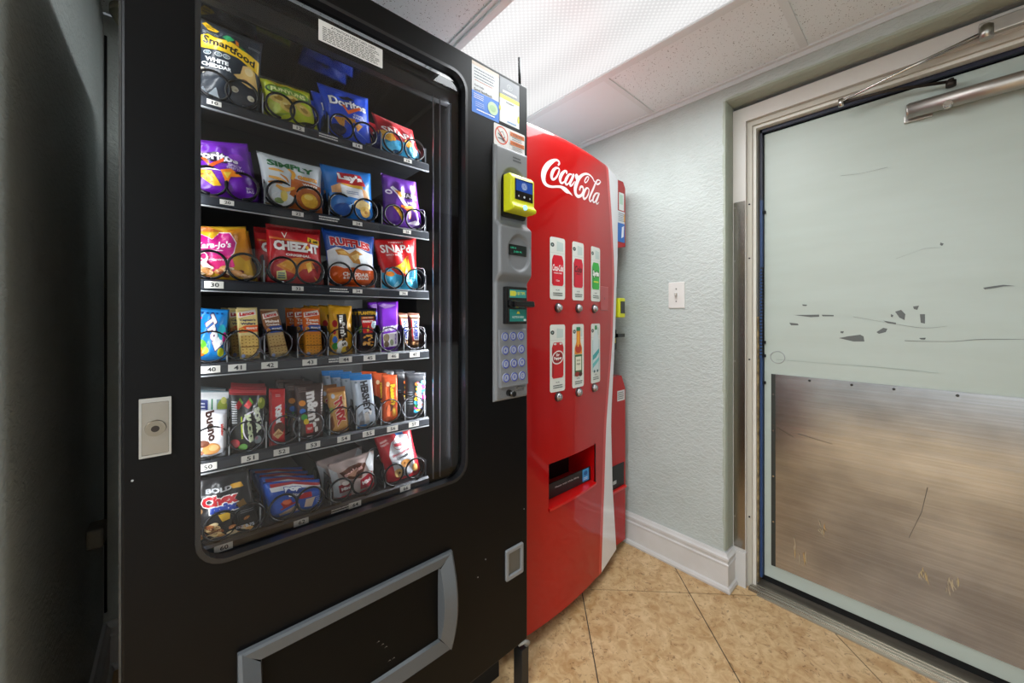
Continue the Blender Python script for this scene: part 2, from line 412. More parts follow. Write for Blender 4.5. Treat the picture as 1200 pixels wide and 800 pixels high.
def diffuser_mat():
    m = bpy.data.materials.new('prismatic_diffuser'); m.use_nodes = True; nt = m.node_tree; N = nt.nodes; L = nt.links; b = N['Principled BSDF']
    b.inputs['Base Color'].default_value = (.08, .08, .08, 1); b.inputs['Roughness'].default_value = .3
    tc = N.new('ShaderNodeTexCoord'); mp = N.new('ShaderNodeMapping'); mp.inputs['Rotation'].default_value = (0, 0, math.pi / 4); mp.inputs['Scale'].default_value = (72, 72, 72)
    ch = N.new('ShaderNodeTexVoronoi'); ch.inputs['Scale'].default_value = 1; ch.inputs['Randomness'].default_value = 0; ch.distance = 'MANHATTAN'
    r = N.new('ShaderNodeMapRange'); r.inputs['From Min'].default_value = .1; r.inputs['From Max'].default_value = .8; r.inputs['To Min'].default_value = 1.2; r.inputs['To Max'].default_value = .80
    sp = N.new('ShaderNodeSeparateXYZ'); w = N.new('ShaderNodeMath'); w.operation = 'SINE'; wm = N.new('ShaderNodeMath'); wm.operation = 'MULTIPLY_ADD'; wm.inputs[1].default_value = 31.4; wm.inputs[2].default_value = 1.6
    wa = N.new('ShaderNodeMath'); wa.operation = 'MULTIPLY_ADD'; wa.inputs[1].default_value = .05; wa.inputs[2].default_value = .93
    mu = N.new('ShaderNodeMath'); mu.operation = 'MULTIPLY'
    L.new(tc.outputs['Object'], mp.inputs['Vector']); L.new(mp.outputs['Vector'], ch.inputs['Vector']); L.new(ch.outputs['Distance'], r.inputs['Value'])
    L.new(tc.outputs['Object'], sp.inputs[0]); L.new(sp.outputs['X'], wm.inputs[0]); L.new(wm.outputs[0], w.inputs[0]); L.new(w.outputs[0], wa.inputs[0])
    L.new(r.outputs['Result'], mu.inputs[0]); L.new(wa.outputs[0], mu.inputs[1])
    b.inputs['Emission Color'].default_value = (1, 1, 1, 1); L.new(mu.outputs[0], b.inputs['Emission Strength'])
    return m
M_diff = diffuser_mat()
def troffer(x0, x1, y0, y1, label):
    cx, cy = (x0 + x1) / 2, (y0 + y1) / 2
    t = tag(empty('ceiling_light', (cx, cy, CEIL)), label, 'ceiling light')
    a, b = (x1 - x0) / 2, (y1 - y0) / 2
    obj('frame', B((-a, -a + .03, -b, b, -.012, .012), (a - .03, a, -b, b, -.012, .012), (-a + .03, a - .03, -b, -b + .03, -.012, .012), (-a + .03, a - .03, b - .03, b, -.012, .012)), M_tbar, t, bevel=.003)
    obj('diffuser', B(-a + .03, a - .03, -b + .03, b - .03, -.004, .004), M_diff, t)
troffer(LX0 + .004, LX1 - .004, LY0, LY1, 'large white ceiling light panel with prismatic diffuser above the vending machines')
troffer(-1.6, -1.0, -.28, .30, 'ceiling light panel further along the room, out beyond the snack machine')  # second panel is an added, unseen housing for the fill lamp

# baseboards: moulded section extruded along the wall
PROF = [(0, 0), (.026, 0), (.028, .010), (.024, .020), (.017, .024), (.016, .108), (.019, .112), (.019, .118), (.014, .122), (.014, .130), (.019, .136), (.019, .146), (.012, .152), (.008, .160), (0, .162)]
def baseboard(name, path, m):       # path of (x,y); profile grows to the right-hand side of travel
    bm = bmesh.new(); n = len(path); rings = []
    for i, p in enumerate(path):
        p = Vector(p); dirs = []
        if i: dirs.append((p - Vector(path[i - 1])).normalized())
        if i < n - 1: dirs.append((Vector(path[i + 1]) - p).normalized())
        nr = [Vector((d.y, -d.x)) for d in dirs]
        o = nr[0] if len(nr) == 1 else (nr[0] + nr[1]) / (1 + nr[0].dot(nr[1]))
        rings.append([bm.verts.new((p.x + o.x * a, p.y + o.y * a, z)) for a, z in PROF])
    for i in range(n - 1):
        for j in range(len(PROF)):
            k = (j + 1) % len(PROF); bm.faces.new((rings[i][j], rings[i][k], rings[i + 1][k], rings[i + 1][j]))
    bm.faces.new(rings[0]); bm.faces.new(rings[-1][::-1])
    return struct(name, bm, m)
baseboard('baseboard_right', [(XR, YB), (XR, RY), (XR + .078, RY)][::-1][::-1], M_trim)
baseboard('baseboard_left', [(XL, .875), (XL, YB), (XR, YB)], M_trim)

# door, frame and threshold in the recess
FX = 1.882
Dk = tag(empty('door_1', (DX, 0, 0)), kind='structure')
def dobj(name, bm, m, **k):
    o = obj(name, bm, m, **k); return o
fr = struct('trim_door_frame', B((FX, FX + .10, .5475, RY - .004, 0, 2.130), (FX, FX + .10, -.515, .5475, 2.068, 2.130)), M_frame)
obj('stop', B((FX + .018, FX + .09, .528, .5475, 0, 2.068), (FX + .018, FX + .09, -.515, .528, 2.046, 2.068)), mat('frame_stop_paint', '#b9b3a6', .45), fr)
obj('stop_bead', B((FX + .030, FX + .09, .516, .528, 0, 2.046), (FX + .030, FX + .09, -.515, .516, 2.034, 2.046)), mat('frame_bead_paint', '#ddd9cf', .4), fr)
obj('rough_edge', B((FX + .045, FX + .09, .510, .516, .02, 1.2)), mat('bare_frame_edge', '#a08b62', .8, var=.8, vscale=40, vcol='#4a3a22'), fr)
obj('guard_plate', B(FX - .003, FX, .550, RY - .008, .165, 1.715), mat('guard_plate_steel', '#9a948b', .22, 1, bump=.08, bscale=14, stretch=(1, 3, 1)), fr)
for z in (.3, 1.0, 1.45, 1.69):
    bm = bmesh.new(); cyl(bm, (FX - .005, .59, z), (FX - .002, .59, z), .004, n=10); obj('screw', bm, M_chrome, fr)
    bm = bmesh.new(); cyl(bm, (FX + .014, .538, z + .01), (FX + .019, .538, z + .01), .0035, n=10); obj('screw', bm, M_dark, fr)
obj('plinth', B(FX - .012, FX + .02, .545, .597, 0, .155), M_trim, fr)
# dark gap behind the door and its ribbed edge seal
struct('trim_door_gap', B((DX + .02, DX + .14, -.515, .53, 0, 2.06)), M_dark)
sl = struct('trim_door_seal', B((DX - .020, DX, .4995, .5085, .04, 1.02), (DX - .020, DX, .4995, .5085, 1.42, 1.72)), mat('blue_seal', '#23406f', .5))
obj('dark_length', B((DX - .020, DX, .4995, .5085, 1.72, 2.03), (DX - .02, DX, -.515, .5085, 2.018, 2.032)), mat('navy_seal', '#12152e', .5), sl)
rb = bmesh.new()
for k in range(28):
    z = 1.02 + k * .0142; box(rb, DX - .026, DX - .004, .4995, .5085, z, z + .008)
obj('ribbing', rb, mat('blue_rib', '#27497c', .4), sl)
obj('ribbing_bed', B(DX - .018, DX, .4995, .5085, 1.02, 1.42), mat('navy_bed', '#0d1020', .6), sl)

M_door = mat('pale_sage_door_paint', '#b5bfb7', .4, var=.3, vscale=2.2, vcol='#a9b0a6', bump=.12, bscale=5, stretch=(1, 1, 6))
DZ0, DZ1, DY1 = .045, 2.014, .497
o = obj('door_leaf', B(0, .045, -.51, DY1, DZ0, DZ1), M_door, Dk, bevel=.002)
def kick_mat():
    m = bpy.data.materials.new('scuffed_steel_kick_plate'); m.use_nodes = True; nt = m.node_tree; N = nt.nodes; L = nt.links; b = N['Principled BSDF']
    b.inputs['Metallic'].default_value = 1
    tc = N.new('ShaderNodeTexCoord')
    def nz(scale, sc, detail=5, rot=0):
        mp = N.new('ShaderNodeMapping'); mp.inputs['Scale'].default_value = sc; mp.inputs['Rotation'].default_value = (rot, 0, 0)
        n = N.new('ShaderNodeTexNoise'); n.inputs['Scale'].default_value = scale; n.inputs['Detail'].default_value = detail
        L.new(tc.outputs['Object'], mp.inputs['Vector']); L.new(mp.outputs['Vector'], n.inputs['Vector']); return n.outputs['Fac']
    f1 = nz(3.2, (1, 1, 1.6), 6); f2 = nz(7, (1, .3, 13), 3, .05); f3 = nz(16, (1, .12, 12), 2, -.06)
    r = N.new('ShaderNodeValToRGB'); e = r.color_ramp.elements; e[0].position = .35; e[0].color = lin('#9a999c'); e[1].position = .65; e[1].color = lin('#bdbdc0')
    L.new(f1, r.inputs['Fac'])
    mr = N.new('ShaderNodeMapRange'); mr.inputs['From Min'].default_value = .3; mr.inputs['From Max'].default_value = .7; mr.inputs['To Min'].default_value = .17; mr.inputs['To Max'].default_value = .25
    L.new(f2, mr.inputs['Value']); L.new(mr.outputs[0], b.inputs['Roughness'])
    r3 = N.new('ShaderNodeValToRGB'); r3.color_ramp.elements[0].position = .42; r3.color_ramp.elements[0].color = lin('#c4bfb6'); r3.color_ramp.elements[1].position = .62; r3.color_ramp.elements[1].color = (1, 1, 1, 1); L.new(f3, r3.inputs['Fac'])
    mm = N.new('ShaderNodeMix'); mm.data_type = 'RGBA'; mm.blend_type = 'MULTIPLY'; mm.inputs['Factor'].default_value = .28; L.new(r.outputs[0], mm.inputs['A']); L.new(r3.outputs[0], mm.inputs['B']); L.new(mm.outputs['Result'], b.inputs['Base Color'])
    bp = N.new('ShaderNodeBump'); bp.inputs['Strength'].default_value = .02; bp.inputs['Distance'].default_value = .001
    return m
KY = .470
kp = obj('kick_plate', B(-.004, 0, -.50, KY, .105, .948), kick_mat(), Dk)
obj('plate_edge', B(-.006, -.0042, KY - .016, KY - .001, .105, .948), mat('dark_plate_edge', '#2c302c', .5), kp)
for z in (.3, .5, .7, .86):
    bm = bmesh.new(); cyl(bm, (-.009, KY - .009, z), (-.005, KY - .009, z), .0035, n=8); obj('rivet', bm, M_chrome, kp)
for y in (.335, .205, .09, -.06):
    bm = bmesh.new(); cyl(bm, (-.007, y, .935), (-.004, y, .935), .0045, n=8); obj('screw', bm, mat('dark_screw', '#3a3734', .5, .6), kp)
p = Print('ink'); rd = random.Random(7)
def onkick(pts): return [(-atx(x, y, DX - .004)[0], atx(x, y, DX - .004)[1]) for x, y in pts]
for pts, c in (([(1074, 662), (1080, 661), (1088, 674), (1084, 680), (1078, 672)], '#b59c6c'), ([(1104, 680), (1112, 676), (1128, 680), (1127, 698), (1118, 694), (1112, 688), (1104, 690)], '#b79f70'), ([(928, 630), (936, 632), (942, 648), (945, 664), (940, 662), (934, 646)], '#b59560'), ([(958, 614), (966, 614), (967, 622), (961, 624)], '#bb9a68')):
    q = onkick(pts); cx_ = sum(a for a, _ in q) / len(q); cz_ = sum(b for _, b in q) / len(q); rx_ = max(abs(a - cx_) for a, _ in q); rz_ = max(abs(b - cz_) for _, b in q)
    for _ in range(9):          # a rubbed patch made of short brush-like streaks
        x_, z_ = cx_ + rd.uniform(-.8, .8) * rx_, cz_ + rd.uniform(-.8, .8) * rz_; l_ = rz_ * rd.uniform(.3, .7); w_ = rd.uniform(.0015, .004)
        p.stroke(rd.choice([c, '#a8957a', '#b3a184']), [(x_, z_ + l_, .0006), (x_ + rd.uniform(-.003, .004), z_, w_), (x_ + rd.uniform(.0, .008), z_ - l_, .0006)])
for a, b, w in (((1087, 571), (1080, 600), .0016), ((1080, 600), (1065, 630), .001), ((905, 497), (930, 512), .0016), ((935, 508), (975, 520), .0014)):
    A, C = onkick([a, b]); p.stroke('#4b4238', [(*A, w), (*C, w * .6)])
p.build('scuffs', on_x(DX - .004), kp, h0=.0003, origin=(DX, 0, 0))
# chipped paint, hairline cracks and the round lock cover on the leaf
p = Print('ink'); P = lambda pts: [(-atx(x, y, DX)[0], atx(x, y, DX)[1]) for x, y in pts]
ch = '#5d605e'
for pts in ([(983, 396), (993, 394), (1008, 392), (1012, 394), (1013, 400), (1000, 400)], [(1027, 389), (1035, 384), (1040, 385), (1038, 389), (1030, 391)], [(1049, 365), (1056, 363), (1061, 368), (1060, 375), (1054, 372)], [(1078, 368), (1084, 368), (1084, 379), (1079, 378)], [(1070, 359), (1077, 358), (1075, 363), (1071, 362)], [(925, 378), (935, 379), (936, 381), (927, 381)], [(930, 369), (960, 368.5), (960, 371), (950, 371.5)], [(963, 368.6), (977, 369), (977, 370.5), (964, 370.5)], [(1035, 375.5), (1050, 378), (1050, 380), (1040, 378.5)], [(940, 356.5), (946, 357), (945, 358.5), (941, 358.3)], [(1044, 368), (1047, 369), (1046, 371.5), (1044, 371)], [(985, 388), (989, 388), (988, 390.5), (985, 390)], [(1077, 396), (1085, 395.5), (1084, 397.8), (1079, 397.5)], [(1102, 284), (1106, 285.5), (1104, 288), (1101.5, 287)], [(1152, 337), (1165, 335), (1176, 333.6), (1190, 335), (1176, 335.5), (1165, 337.5), (1154, 339)]):
    p.p(ch, P(pts))
def crack(pts, w, c='#787c78'): p.stroke(c, [(*P([q])[0], w * (1 - .5 * (i % 2))) for i, q in enumerate(pts)])
crack([(1060, 399), (1110, 400), (1150, 397.5), (1200, 397.5)], .0022); crack([(1000, 371), (1035, 377), (1080, 384), (1110, 382)], .0012); crack([(985, 206), (1010, 203), (1040, 196)], .0012)
crack([(1050, 303), (1070, 296), (1085, 291), (1103, 290)], .0008); crack([(910, 421), (960, 425), (1040, 431), (1100, 437)], .0018, '#94a199')
p.build('chipped_paint', on_x(DX), Dk, h0=.0003, origin=(DX, 0, 0))
bm = bmesh.new(); tube(bm, [(-.001, .447 + .026 * math.cos(t * math.pi / 14), 1.023 + .026 * math.sin(t * math.pi / 14)) for t in range(28)], .0016, 6, True); obj('lock_cover', bm, M_lgrey, Dk)
for z in (1.08, 1.02, .90, 1.66): # little hinge-side lugs
    bm = B(-.010, .0, .490, .4985, z, z + .012); obj('seal_lug', bm, M_dark, Dk)
# threshold
th = struct('trim_threshold', B((1.872, 2.06, -.515, .535, -.004, .010)), mat('worn_threshold', '#a39a8c', .4, .7, var=.6, vscale=30, vcol='#5f564c', stretch=(1, .1, 1)))
obj('nosing', B((1.858, 1.872, -.515, .5, -.001, .006), (1.878, 1.884, -.515, .53, .010, .014), (1.897, 1.903, -.515, .53, .010, .014), (1.915, 1.921, -.515, .53, .010, .014)), mat('threshold_nosing', '#b9b4aa', .3, .9), th)
# door closer
cl = tag(empty('door_closer', (DX, -.05, 1.95)), 'worn silver overhead door closer with jointed arm above the pale green door', 'door closer')
O = Vector((DX, -.05, 1.95))
bm = bmesh.new(); a, b = Vector((DX - .035, .052, 1.925)) - O, Vector((DX - .035, -.42, 1.925)) - O
cyl(bm, a, b, .0255, n=28); cyl(bm, a + Vector((0, .006, 0)), a, .021, .0255, n=28)
obj('body', bm, mat('worn_silver', '#c9c4be', .42, 1, var=.35, vscale=25, vcol='#6d655d', stretch=(1, .15, 1)), cl)
bm = B(-.0115, .0, .045, .114, -.055, -.030); obj('mounting_bracket', bm, M_steel, cl, bevel=.002)
bm = bmesh.new(); cyl(bm, (-.068, .012, -.045), (-.055, .012, -.045), .009, n=16); cyl(bm, (-.055, .012, -.045), (-.03, .012, -.045), .012, n=16); obj('adjusting_screw', bm, M_chrome, cl)
bm = bmesh.new(); cyl(bm, (-.035, .005, .018), (-.035, .005, .036), .012, n=18); cyl(bm, (-.035, .005, .036), (-.035, .005, .044), .007, n=18); obj('spindle', bm, mat('dark_arm', '#3a332e', .5, .7), cl)
bm = bmesh.new(); tube(bm, [Vector((1.925, -.045, 1.985)) - O, Vector((1.90, .10, 2.01)) - O, Vector((1.875, .225, 2.010)) - O], .0055, 8); obj('elbow_arm', bm, mat('dark_arm'), cl)
bm = bmesh.new(); tube(bm, [Vector((1.870, .226, 2.012)) - O, Vector((1.868, .05, 2.052)) - O, Vector((1.866, -.10, 2.078)) - O], [.0045, .0055, .0075], 8); obj('main_arm', bm, M_chrome, cl)
bm = bmesh.new(); cyl(bm, Vector((1.872, .226, 1.995)) - O, Vector((1.868, .226, 2.022)) - O, .008, n=14); obj('elbow_joint', bm, M_chrome, cl)
bm = bmesh.new(); cyl(bm, Vector((1.866, -.115, 2.060)) - O, Vector((1.866, -.115, 2.098)) - O, .015, n=18); cyl(bm, Vector((1.866, -.115, 2.098)) - O, Vector((1.866, -.115, 2.104)) - O, .009, n=18); obj('knuckle', bm, M_steel, cl)
box_ = B((1.862 - O.x, 1.8815 - O.x, -.19 - O.y, -.10 - O.y, 2.070 - O.z, 2.112 - O.z)); obj('frame_shoe', box_, mat('worn_silver'), cl, bevel=.003)

# light switch
sw = tag(empty('light_switch', (XR, .818, 1.304)), 'white toggle light switch on the textured wall beside the door', 'light switch')
obj('wall_plate', B(-.006, 0, -.0395, .0395, -.063, .063), mat('switch_white', '#d9d7d3', .35), sw, bevel=.003)
bm = bmesh.new(); v = box(bm, -.020, -.005, -.005, .005, -.004, .010); obj('toggle', bm, mat('switch_toggle', '#b9b6b0', .4), sw, bevel=.001)
for z in (.030, -.030):
    bm = bmesh.new(); cyl(bm, (-.0075, 0, z), (-.005, 0, z), .0035, n=10); obj('screw', bm, mat('switch_screw', '#8b8884', .4, .5), sw)

# things in the dark gap at the left
bm = bmesh.new(); tube(bm, [(XL + .006, YB - .008, z) for z in (.2, .8, 1.5, 2.15)] , .004, 6)
tag(obj('power_cord', bm, mat('black_cord', '#0a0a0a', .5)), 'black cord running down the dark corner behind the snack machine', 'cord')
bm = bmesh.new()
cyl(bm, (XL + .075, YB - .075, 2.20), (XL + .075, YB - .075, CEIL - .005), .055, n=28); cyl(bm, (XL + .075, YB - .075, 2.165), (XL + .075, YB - .075, 2.20), .035, .055, n=28)
tag(obj('ceiling_pipe', bm, mat('old_beige_pipe', '#8f8a74', .6)), 'short round beige pipe cap under the ceiling in the back left corner', 'pipe')
pl = B((XL + .001, XL + .035, 1.53, 1.60, .56, .615)); tag(obj('wall_plug', pl, mat('old_plug_grey', '#6a675e', .6), bevel=.006), 'small grey plug low on the dark left wall', 'plug')

# framed notice board on the wall opposite (seen only as a reflection in the snack machine's glass)
nb = bpy.data.objects['wall_opposite']; NBO = Vector((.9, YF, 1.0))
def nbo(name, bm, m):
    bmesh.ops.translate(bm, verts=bm.verts[:], vec=NBO); return obj(name, bm, m, nb)
M_wood = mat('brown_wood_frame', '#4e2a18', .35, var=.5, vscale=8, vcol='#2c150b', stretch=(1, 1, 8), coat=.3)
nbo('frame', B((-.95, .80, .002, .03, 0, .09), (-.95, .80, .002, .03, .93, 1.0), (-.95, -.87, .002, .03, .09, .93), (.70, .80, .002, .03, .09, .93), (.15, .22, .002, .03, .09, .93)), M_wood)
nbo('backing', B(-.87, .70, .002, .012, .09, .93), mat('dark_board', '#2b2622', .6))
for k, (x, z, w, h) in enumerate(((-.70, .42, .2, .16), (-.42, .40, .2, .17), (-.2, .52, .16, .2), (.02, .3, .12, .2), (.36, .55, .24, .3), (.42, .14, .22, .3), (-.5, .72, .22, .1), (.0, .65, .14, .2))):
    nbo('paper', B(x, x + w, .0125, .0135, z, z + h), mat('pinned_paper', '#b4b4b0', .6))

# ------------------------------------------------------------------ snack vending machine
MX0, MX1, MY, MZ0, MZ1 = -.067, .835, .86, .171, 1.932
sm = tag(empty('snack_vending_machine', ((MX0 + MX1) / 2, MY + .4, 0)), 'tall black glass-front snack vending machine with six shelves of snacks', 'vending machine')
SO = Vector(sm.location)
def sobj(name, bm, m, parent=sm, **k):      # world coordinates -> children of the machine (all parents sit at its origin)
    bmesh.ops.translate(bm, verts=bm.verts[:], vec=-SO); return obj(name, bm, m, parent, **k)
WX0, WX1, WZ0, WZ1 = .026, .598, .755, 1.868
bm = bmesh.new(); ringplate(bm, (MX0, MX1, MZ0, MZ1), (WX0, WX1, WZ0, WZ1), .045, MY, MY + .035)
sobj('door', bm, M_black, bevel=.004)
# cabinet shell: sides, top, bottom, back, left open at the front
CB = 1.62; CZ1 = 1.862
sobj('cabinet', B((MX0 + .004, WX0 - .008, MY + .036, CB, MZ0, CZ1), (.612, MX1 - .004, MY + .036, CB, MZ0, CZ1), (WX0 - .008, .612, CB - .03, CB, MZ0, CZ1), (WX0 - .008, .612, MY + .036, CB - .03, 1.835, CZ1), (WX0 - .008, .612, MY + .036, CB - .03, MZ0, .60)), M_black)
sobj('liner', B((WX0 - .007, WX0 - .004, MY + .04, CB - .031, .60, 1.834), (.575, .611, MY + .045, CB - .031, .60, 1.834), (WX0 - .006, .575, CB - .04, CB - .031, .60, 1.834)), M_blackin)
sobj('inner_ceiling', B(WX0 - .005, .528, .925, CB - .05, 1.798, 1.806), mat('polished_inner_ceiling', '#8f949a', .1, 1))
sobj('header_panel', B(WX0 - .005, .575, .905, .924, 1.800, 1.834), M_blackin)
sobj('corner_post', B((.5175, .519, .899, .9035, .76, 1.80), (.5385, .540, .899, .9035, .76, 1.80)), mat('thin_edge_steel', '#8f9296', .3, .9))
# window gasket and glass
bm = bmesh.new(); ringplate(bm, (WX0 - .003, WX1 + .003, WZ0 - .003, WZ1 + .003), (WX0 + .005, WX1 - .005, WZ0 + .005, WZ1 - .005), .041, MY - .004, MY + .016, R=.048)
sobj('window_gasket', bm, mat('grey_gasket', '#121316', .3, coat=.15))
gm = bpy.data.materials.new('window_glass'); gm.use_nodes = True; nt = gm.node_tree
for n in list(nt.nodes):
    if n.type != 'OUTPUT_MATERIAL': nt.nodes.remove(n)
tr = nt.nodes.new('ShaderNodeBsdfTransparent'); tr.inputs[0].default_value = (.95, .96, .97, 1); gl = nt.nodes.new('ShaderNodeBsdfGlossy'); gl.inputs['Roughness'].default_value = .02
fz = nt.nodes.new('ShaderNodeFresnel'); fz.inputs['IOR'].default_value = 1.55; mx = nt.nodes.new('ShaderNodeMixShader')
nt.links.new(fz.outputs[0], mx.inputs[0]); nt.links.new(tr.outputs[0], mx.inputs[1]); nt.links.new(gl.outputs[0], mx.inputs[2])
nt.links.new(mx.outputs[0], [n for n in nt.nodes if n.type == 'OUTPUT_MATERIAL'][0].inputs[0])
bm = bmesh.new(); v = [bm.verts.new((a, MY + .014, b)) for a, b in rrect(WX0 + .002, WX1 - .002, WZ0 + .002, WZ1 - .002, .042)]; bm.faces.new(v)
sobj('window_pane', bm, gm)

for q in ((.5738, .5748, .895, .9045, .78, 1.80), (.0175, .0195, .895, .9045, .78, 1.80)): sobj('light_bar', B(q), mat('light_bar_white', '#23262b', .4))
# shelves
RAIL = [1.610, 1.423, 1.261, 1.099, .914, .751]; RY0, RYD = .918, .0113      # rail centre height, front, half height
SX0, SX1 = WX0 + .000, .512
M_shelf = mat('dark_shelf_metal', '#22252a', .35, .5)
M_rail = mat('grey_rail', '#2a2e35', .35, .3)
M_coil = mat('black_coil_wire', '#0b0c10', .3, .4)
M_coil2 = mat('steel_coil_wire', '#4c4d52', .25, .9)
M_div = mat('clear_divider', '#2c3036', .2)
M_dedge = mat('bright_divider_edge', '#9fa3a6', .3, .4)
BIGTAG = [[(251, 122), (350, 151), (419, 173), (478, 190)], [(266, 236), (349, 251), (419, 263), (477, 272)], [(251, 333), (349, 338), (419, 341), (473, 343)],
          [(247, 432), (278, 430), (316, 427), (363, 424), (405, 421), (433, 418), (461, 416), (486, 414)], [(243, 546), (293, 535), (330, 528), (367, 520), (403, 512), (432, 506), (460, 500), (485, 494)], [(262, 639), (353, 608), (416, 587), (475, 567)]]
NUM = [['10', '12', '14', '16'], ['20', '22', '24', '26'], ['30', '32', '34', '36'], ['40', '41', '42', '43', '44', '45', '46', '47'], ['50', '51', '52', '53', '54', '55', '56', '57'], ['60', '62', '64', '66']]
DIV = [[308, 385, 447], [310, 386, 448], [309.5, 385, 447], [266, 310, 349, 384.5, 417, 446.5, 473.5], [268.5, 312, 351, 386.5, 418, 447, 475], [305, 388, 451]]
COILX = [[(250, 99), (284, 111), (329, 126), (357, 134), (401, 151), (428, 157), (461, 170), (486, 176)],
         [(246, 213), (284, 224), (330, 229), (362, 239), (400, 243), (429, 248), (462, 252), (487, 256)],
         [(246, 311), (286, 314), (332, 317), (364, 320), (399, 323), (428, 324), (462, 326), (487, 327)],
         [(247, 407), (285, 405), (324, 403), (367, 403), (400, 400), (428, 399), (457, 397), (487, 394)],
         [(247, 518), (290, 508), (334, 500), (362, 497), (398, 491), (429, 487), (457, 480), (484, 476)],
         [(258, 600), (292, 590), (332, 590), (364, 580), (399, 570), (427, 562), (462, 551), (487, 546)]]
def coil(cx, zc, r, rw, y0, pitch, turns, hand=1, small=False):
    bm = bmesh.new(); pts = []; n = 26
    for i in range(turns * n + 1):
        t = i / n; ph = hand * 2 * math.pi * t - math.pi / 2
        y = y0 + (0 if t < .1 else 0) + (.010 * min(t, 1)) + pitch * max(0, t - 1)
        pts.append((cx + r * math.cos(ph), y, zc + r * math.sin(ph)))
    tube(bm, pts, rw, 6)
    return bm
for i, z in enumerate(RAIL):
    big = i in (0, 1, 2, 5); top = z + RYD - .002
    yb = 1.50
    sh = sobj('shelf', B((SX0, SX1, RY0 + .007, yb, top - .006, top), (SX0, SX1, yb - .004, yb, top, top + .03), (SX0 - .001, SX0 + .003, RY0 + .012, yb, top, top + .02), (SX1 - .003, SX1 + .001, RY0 + .012, yb, top, top + .045)), M_shelf)
    if i == 5:
        bm = bmesh.new()
        for k in range(14): box(bm, SX0 + .01, SX1 - .01, RY0 + .010 + k * .006, RY0 + .0145 + k * .006, top + .0003, top + .002)
        sobj('shelf_rib', bm, M_rail, sh)
    bm = bmesh.new(); prof = [(RY0 + .003, z - RYD), (RY0 + .009, z - RYD), (RY0 + .009, z + RYD), (RY0 + .005, z + RYD), (RY0, z + RYD * .55), (RY0, z - RYD * .7)]
    prism(bm, [(a, b) for a, b in prof], SX0, SX1 + .003, 'x')
    sobj('front_rail', bm, M_rail, sh)
    # pale strip below the rail: its bottom-edge highlight put into colour
    sobj('rail_highlight', B(SX0, SX1 + .003, RY0 - .001, RY0 + .004, z - RYD - .0018, z - RYD + .0005), M_dedge, sh)
    for k, (px, py) in enumerate(BIGTAG[i]):
        X, Z = at(px, py, RY0 - .001)
        w, hh = ((.0145, .0065), (.0112, .0045))[i < 2 or (i == 2 and k > 0)]
        p = Print('ink'); p.r('#dcdad2', X - w, z - hh, X + w, z + hh + .0005); p.t('#16161a', NUM[i][k], X + .001, z + .0002, w * .9, hh * 1.3, bold=.02)
        p.build('number_tag', on_y(RY0 - .0004), sh, h0=.0006, dh=.0003, origin=SO)
    pr = Print('ink')
    for px in ({0: [386], 1: [386], 2: [398], 3: [397], 5: [400]}.get(i, [])):
        X, Z = at(px, 300, RY0); pr.lines('#d8d8d4', X - .022, z - .005, X + .022, z + .006, 2, .5, i)
    if pr.layer: pr.build('rail_print', on_y(RY0 - .0004), sh, h0=.0006, origin=SO)
    for px in DIV[i]:
        X, Z = at(px, 300, .930)
        hgt = .062 if big else .070
        bm = bmesh.new(); prism(bm, [(.932, top), (yb - .01, top), (yb - .01, top + hgt), (.944, top + hgt), (.932, top + hgt - .014)], X - .0007, X + .0007, 'x')
        dv = sobj('divider', bm, M_div, sh)
        sobj('divider_edge', B(X - .0011, X + .0011,   .9305, .932, top, top + hgt - .014), M_dedge, dv)
    if i in (1, 2, 3, 4):
        bm = bmesh.new(); tube(bm, [(SX1 - .004, .930, top), (SX1 - .004, .930, top + .055), (SX1 - .006, .933, top + .062), (SX1 - .02, .968, top + .068)], .0012, 6); sobj('guide_wire', bm, M_dedge, sh)
    for k, (px, py) in enumerate(COILX[i]):
        X, Z = at(px, py, .927); small = not big
        r = .0298 if small else .0266
        sobj('coil', coil(X, top + r + .004, r, .0017 if small else .0025, .9225, .058, 4, 1 if k % 2 else -1), M_coil2 if small and k not in (0, 4) else M_coil, sh)
# lower inside lip, leaflet lying behind the window foot
sobj('inner_sill', B(WX0, .575, .885, .93, .700, .716), mat('dark_brown_sill', '#1c1916', .3))
sobj('sill_strip', B((.30, .47, .887, .905, .7165, .7175)), mat('pale_sill_strip', '#8d9298', .3), bevel=.0)

# attention notice on the glass
a0, a1 = .221, .360; zt, zb_ = 1.865, 1.790
p = Print('ink'); X0, Z0 = at(373, 16, MY + .013); X1, Z1 = at(448, 76, MY + .013); Zt, Zb = 1.8365, 1.7915
p.r('#cfccc7', X0, Zb, X1, Zt); p.t('#1c1c1c', 'ATTENTION DEBIT CARD USERS', (X0 + X1) / 2 + .004, Zt - .0065, .098, .0055, bold=.015)
p.lines('#2c2a2a', X0 + .008, Zb + .003, X1 - .006, Zt - .011, 8, .42, 3)
p.build('notice_label', on_y(MY + .012), sm, h0=.0004, origin=SO)

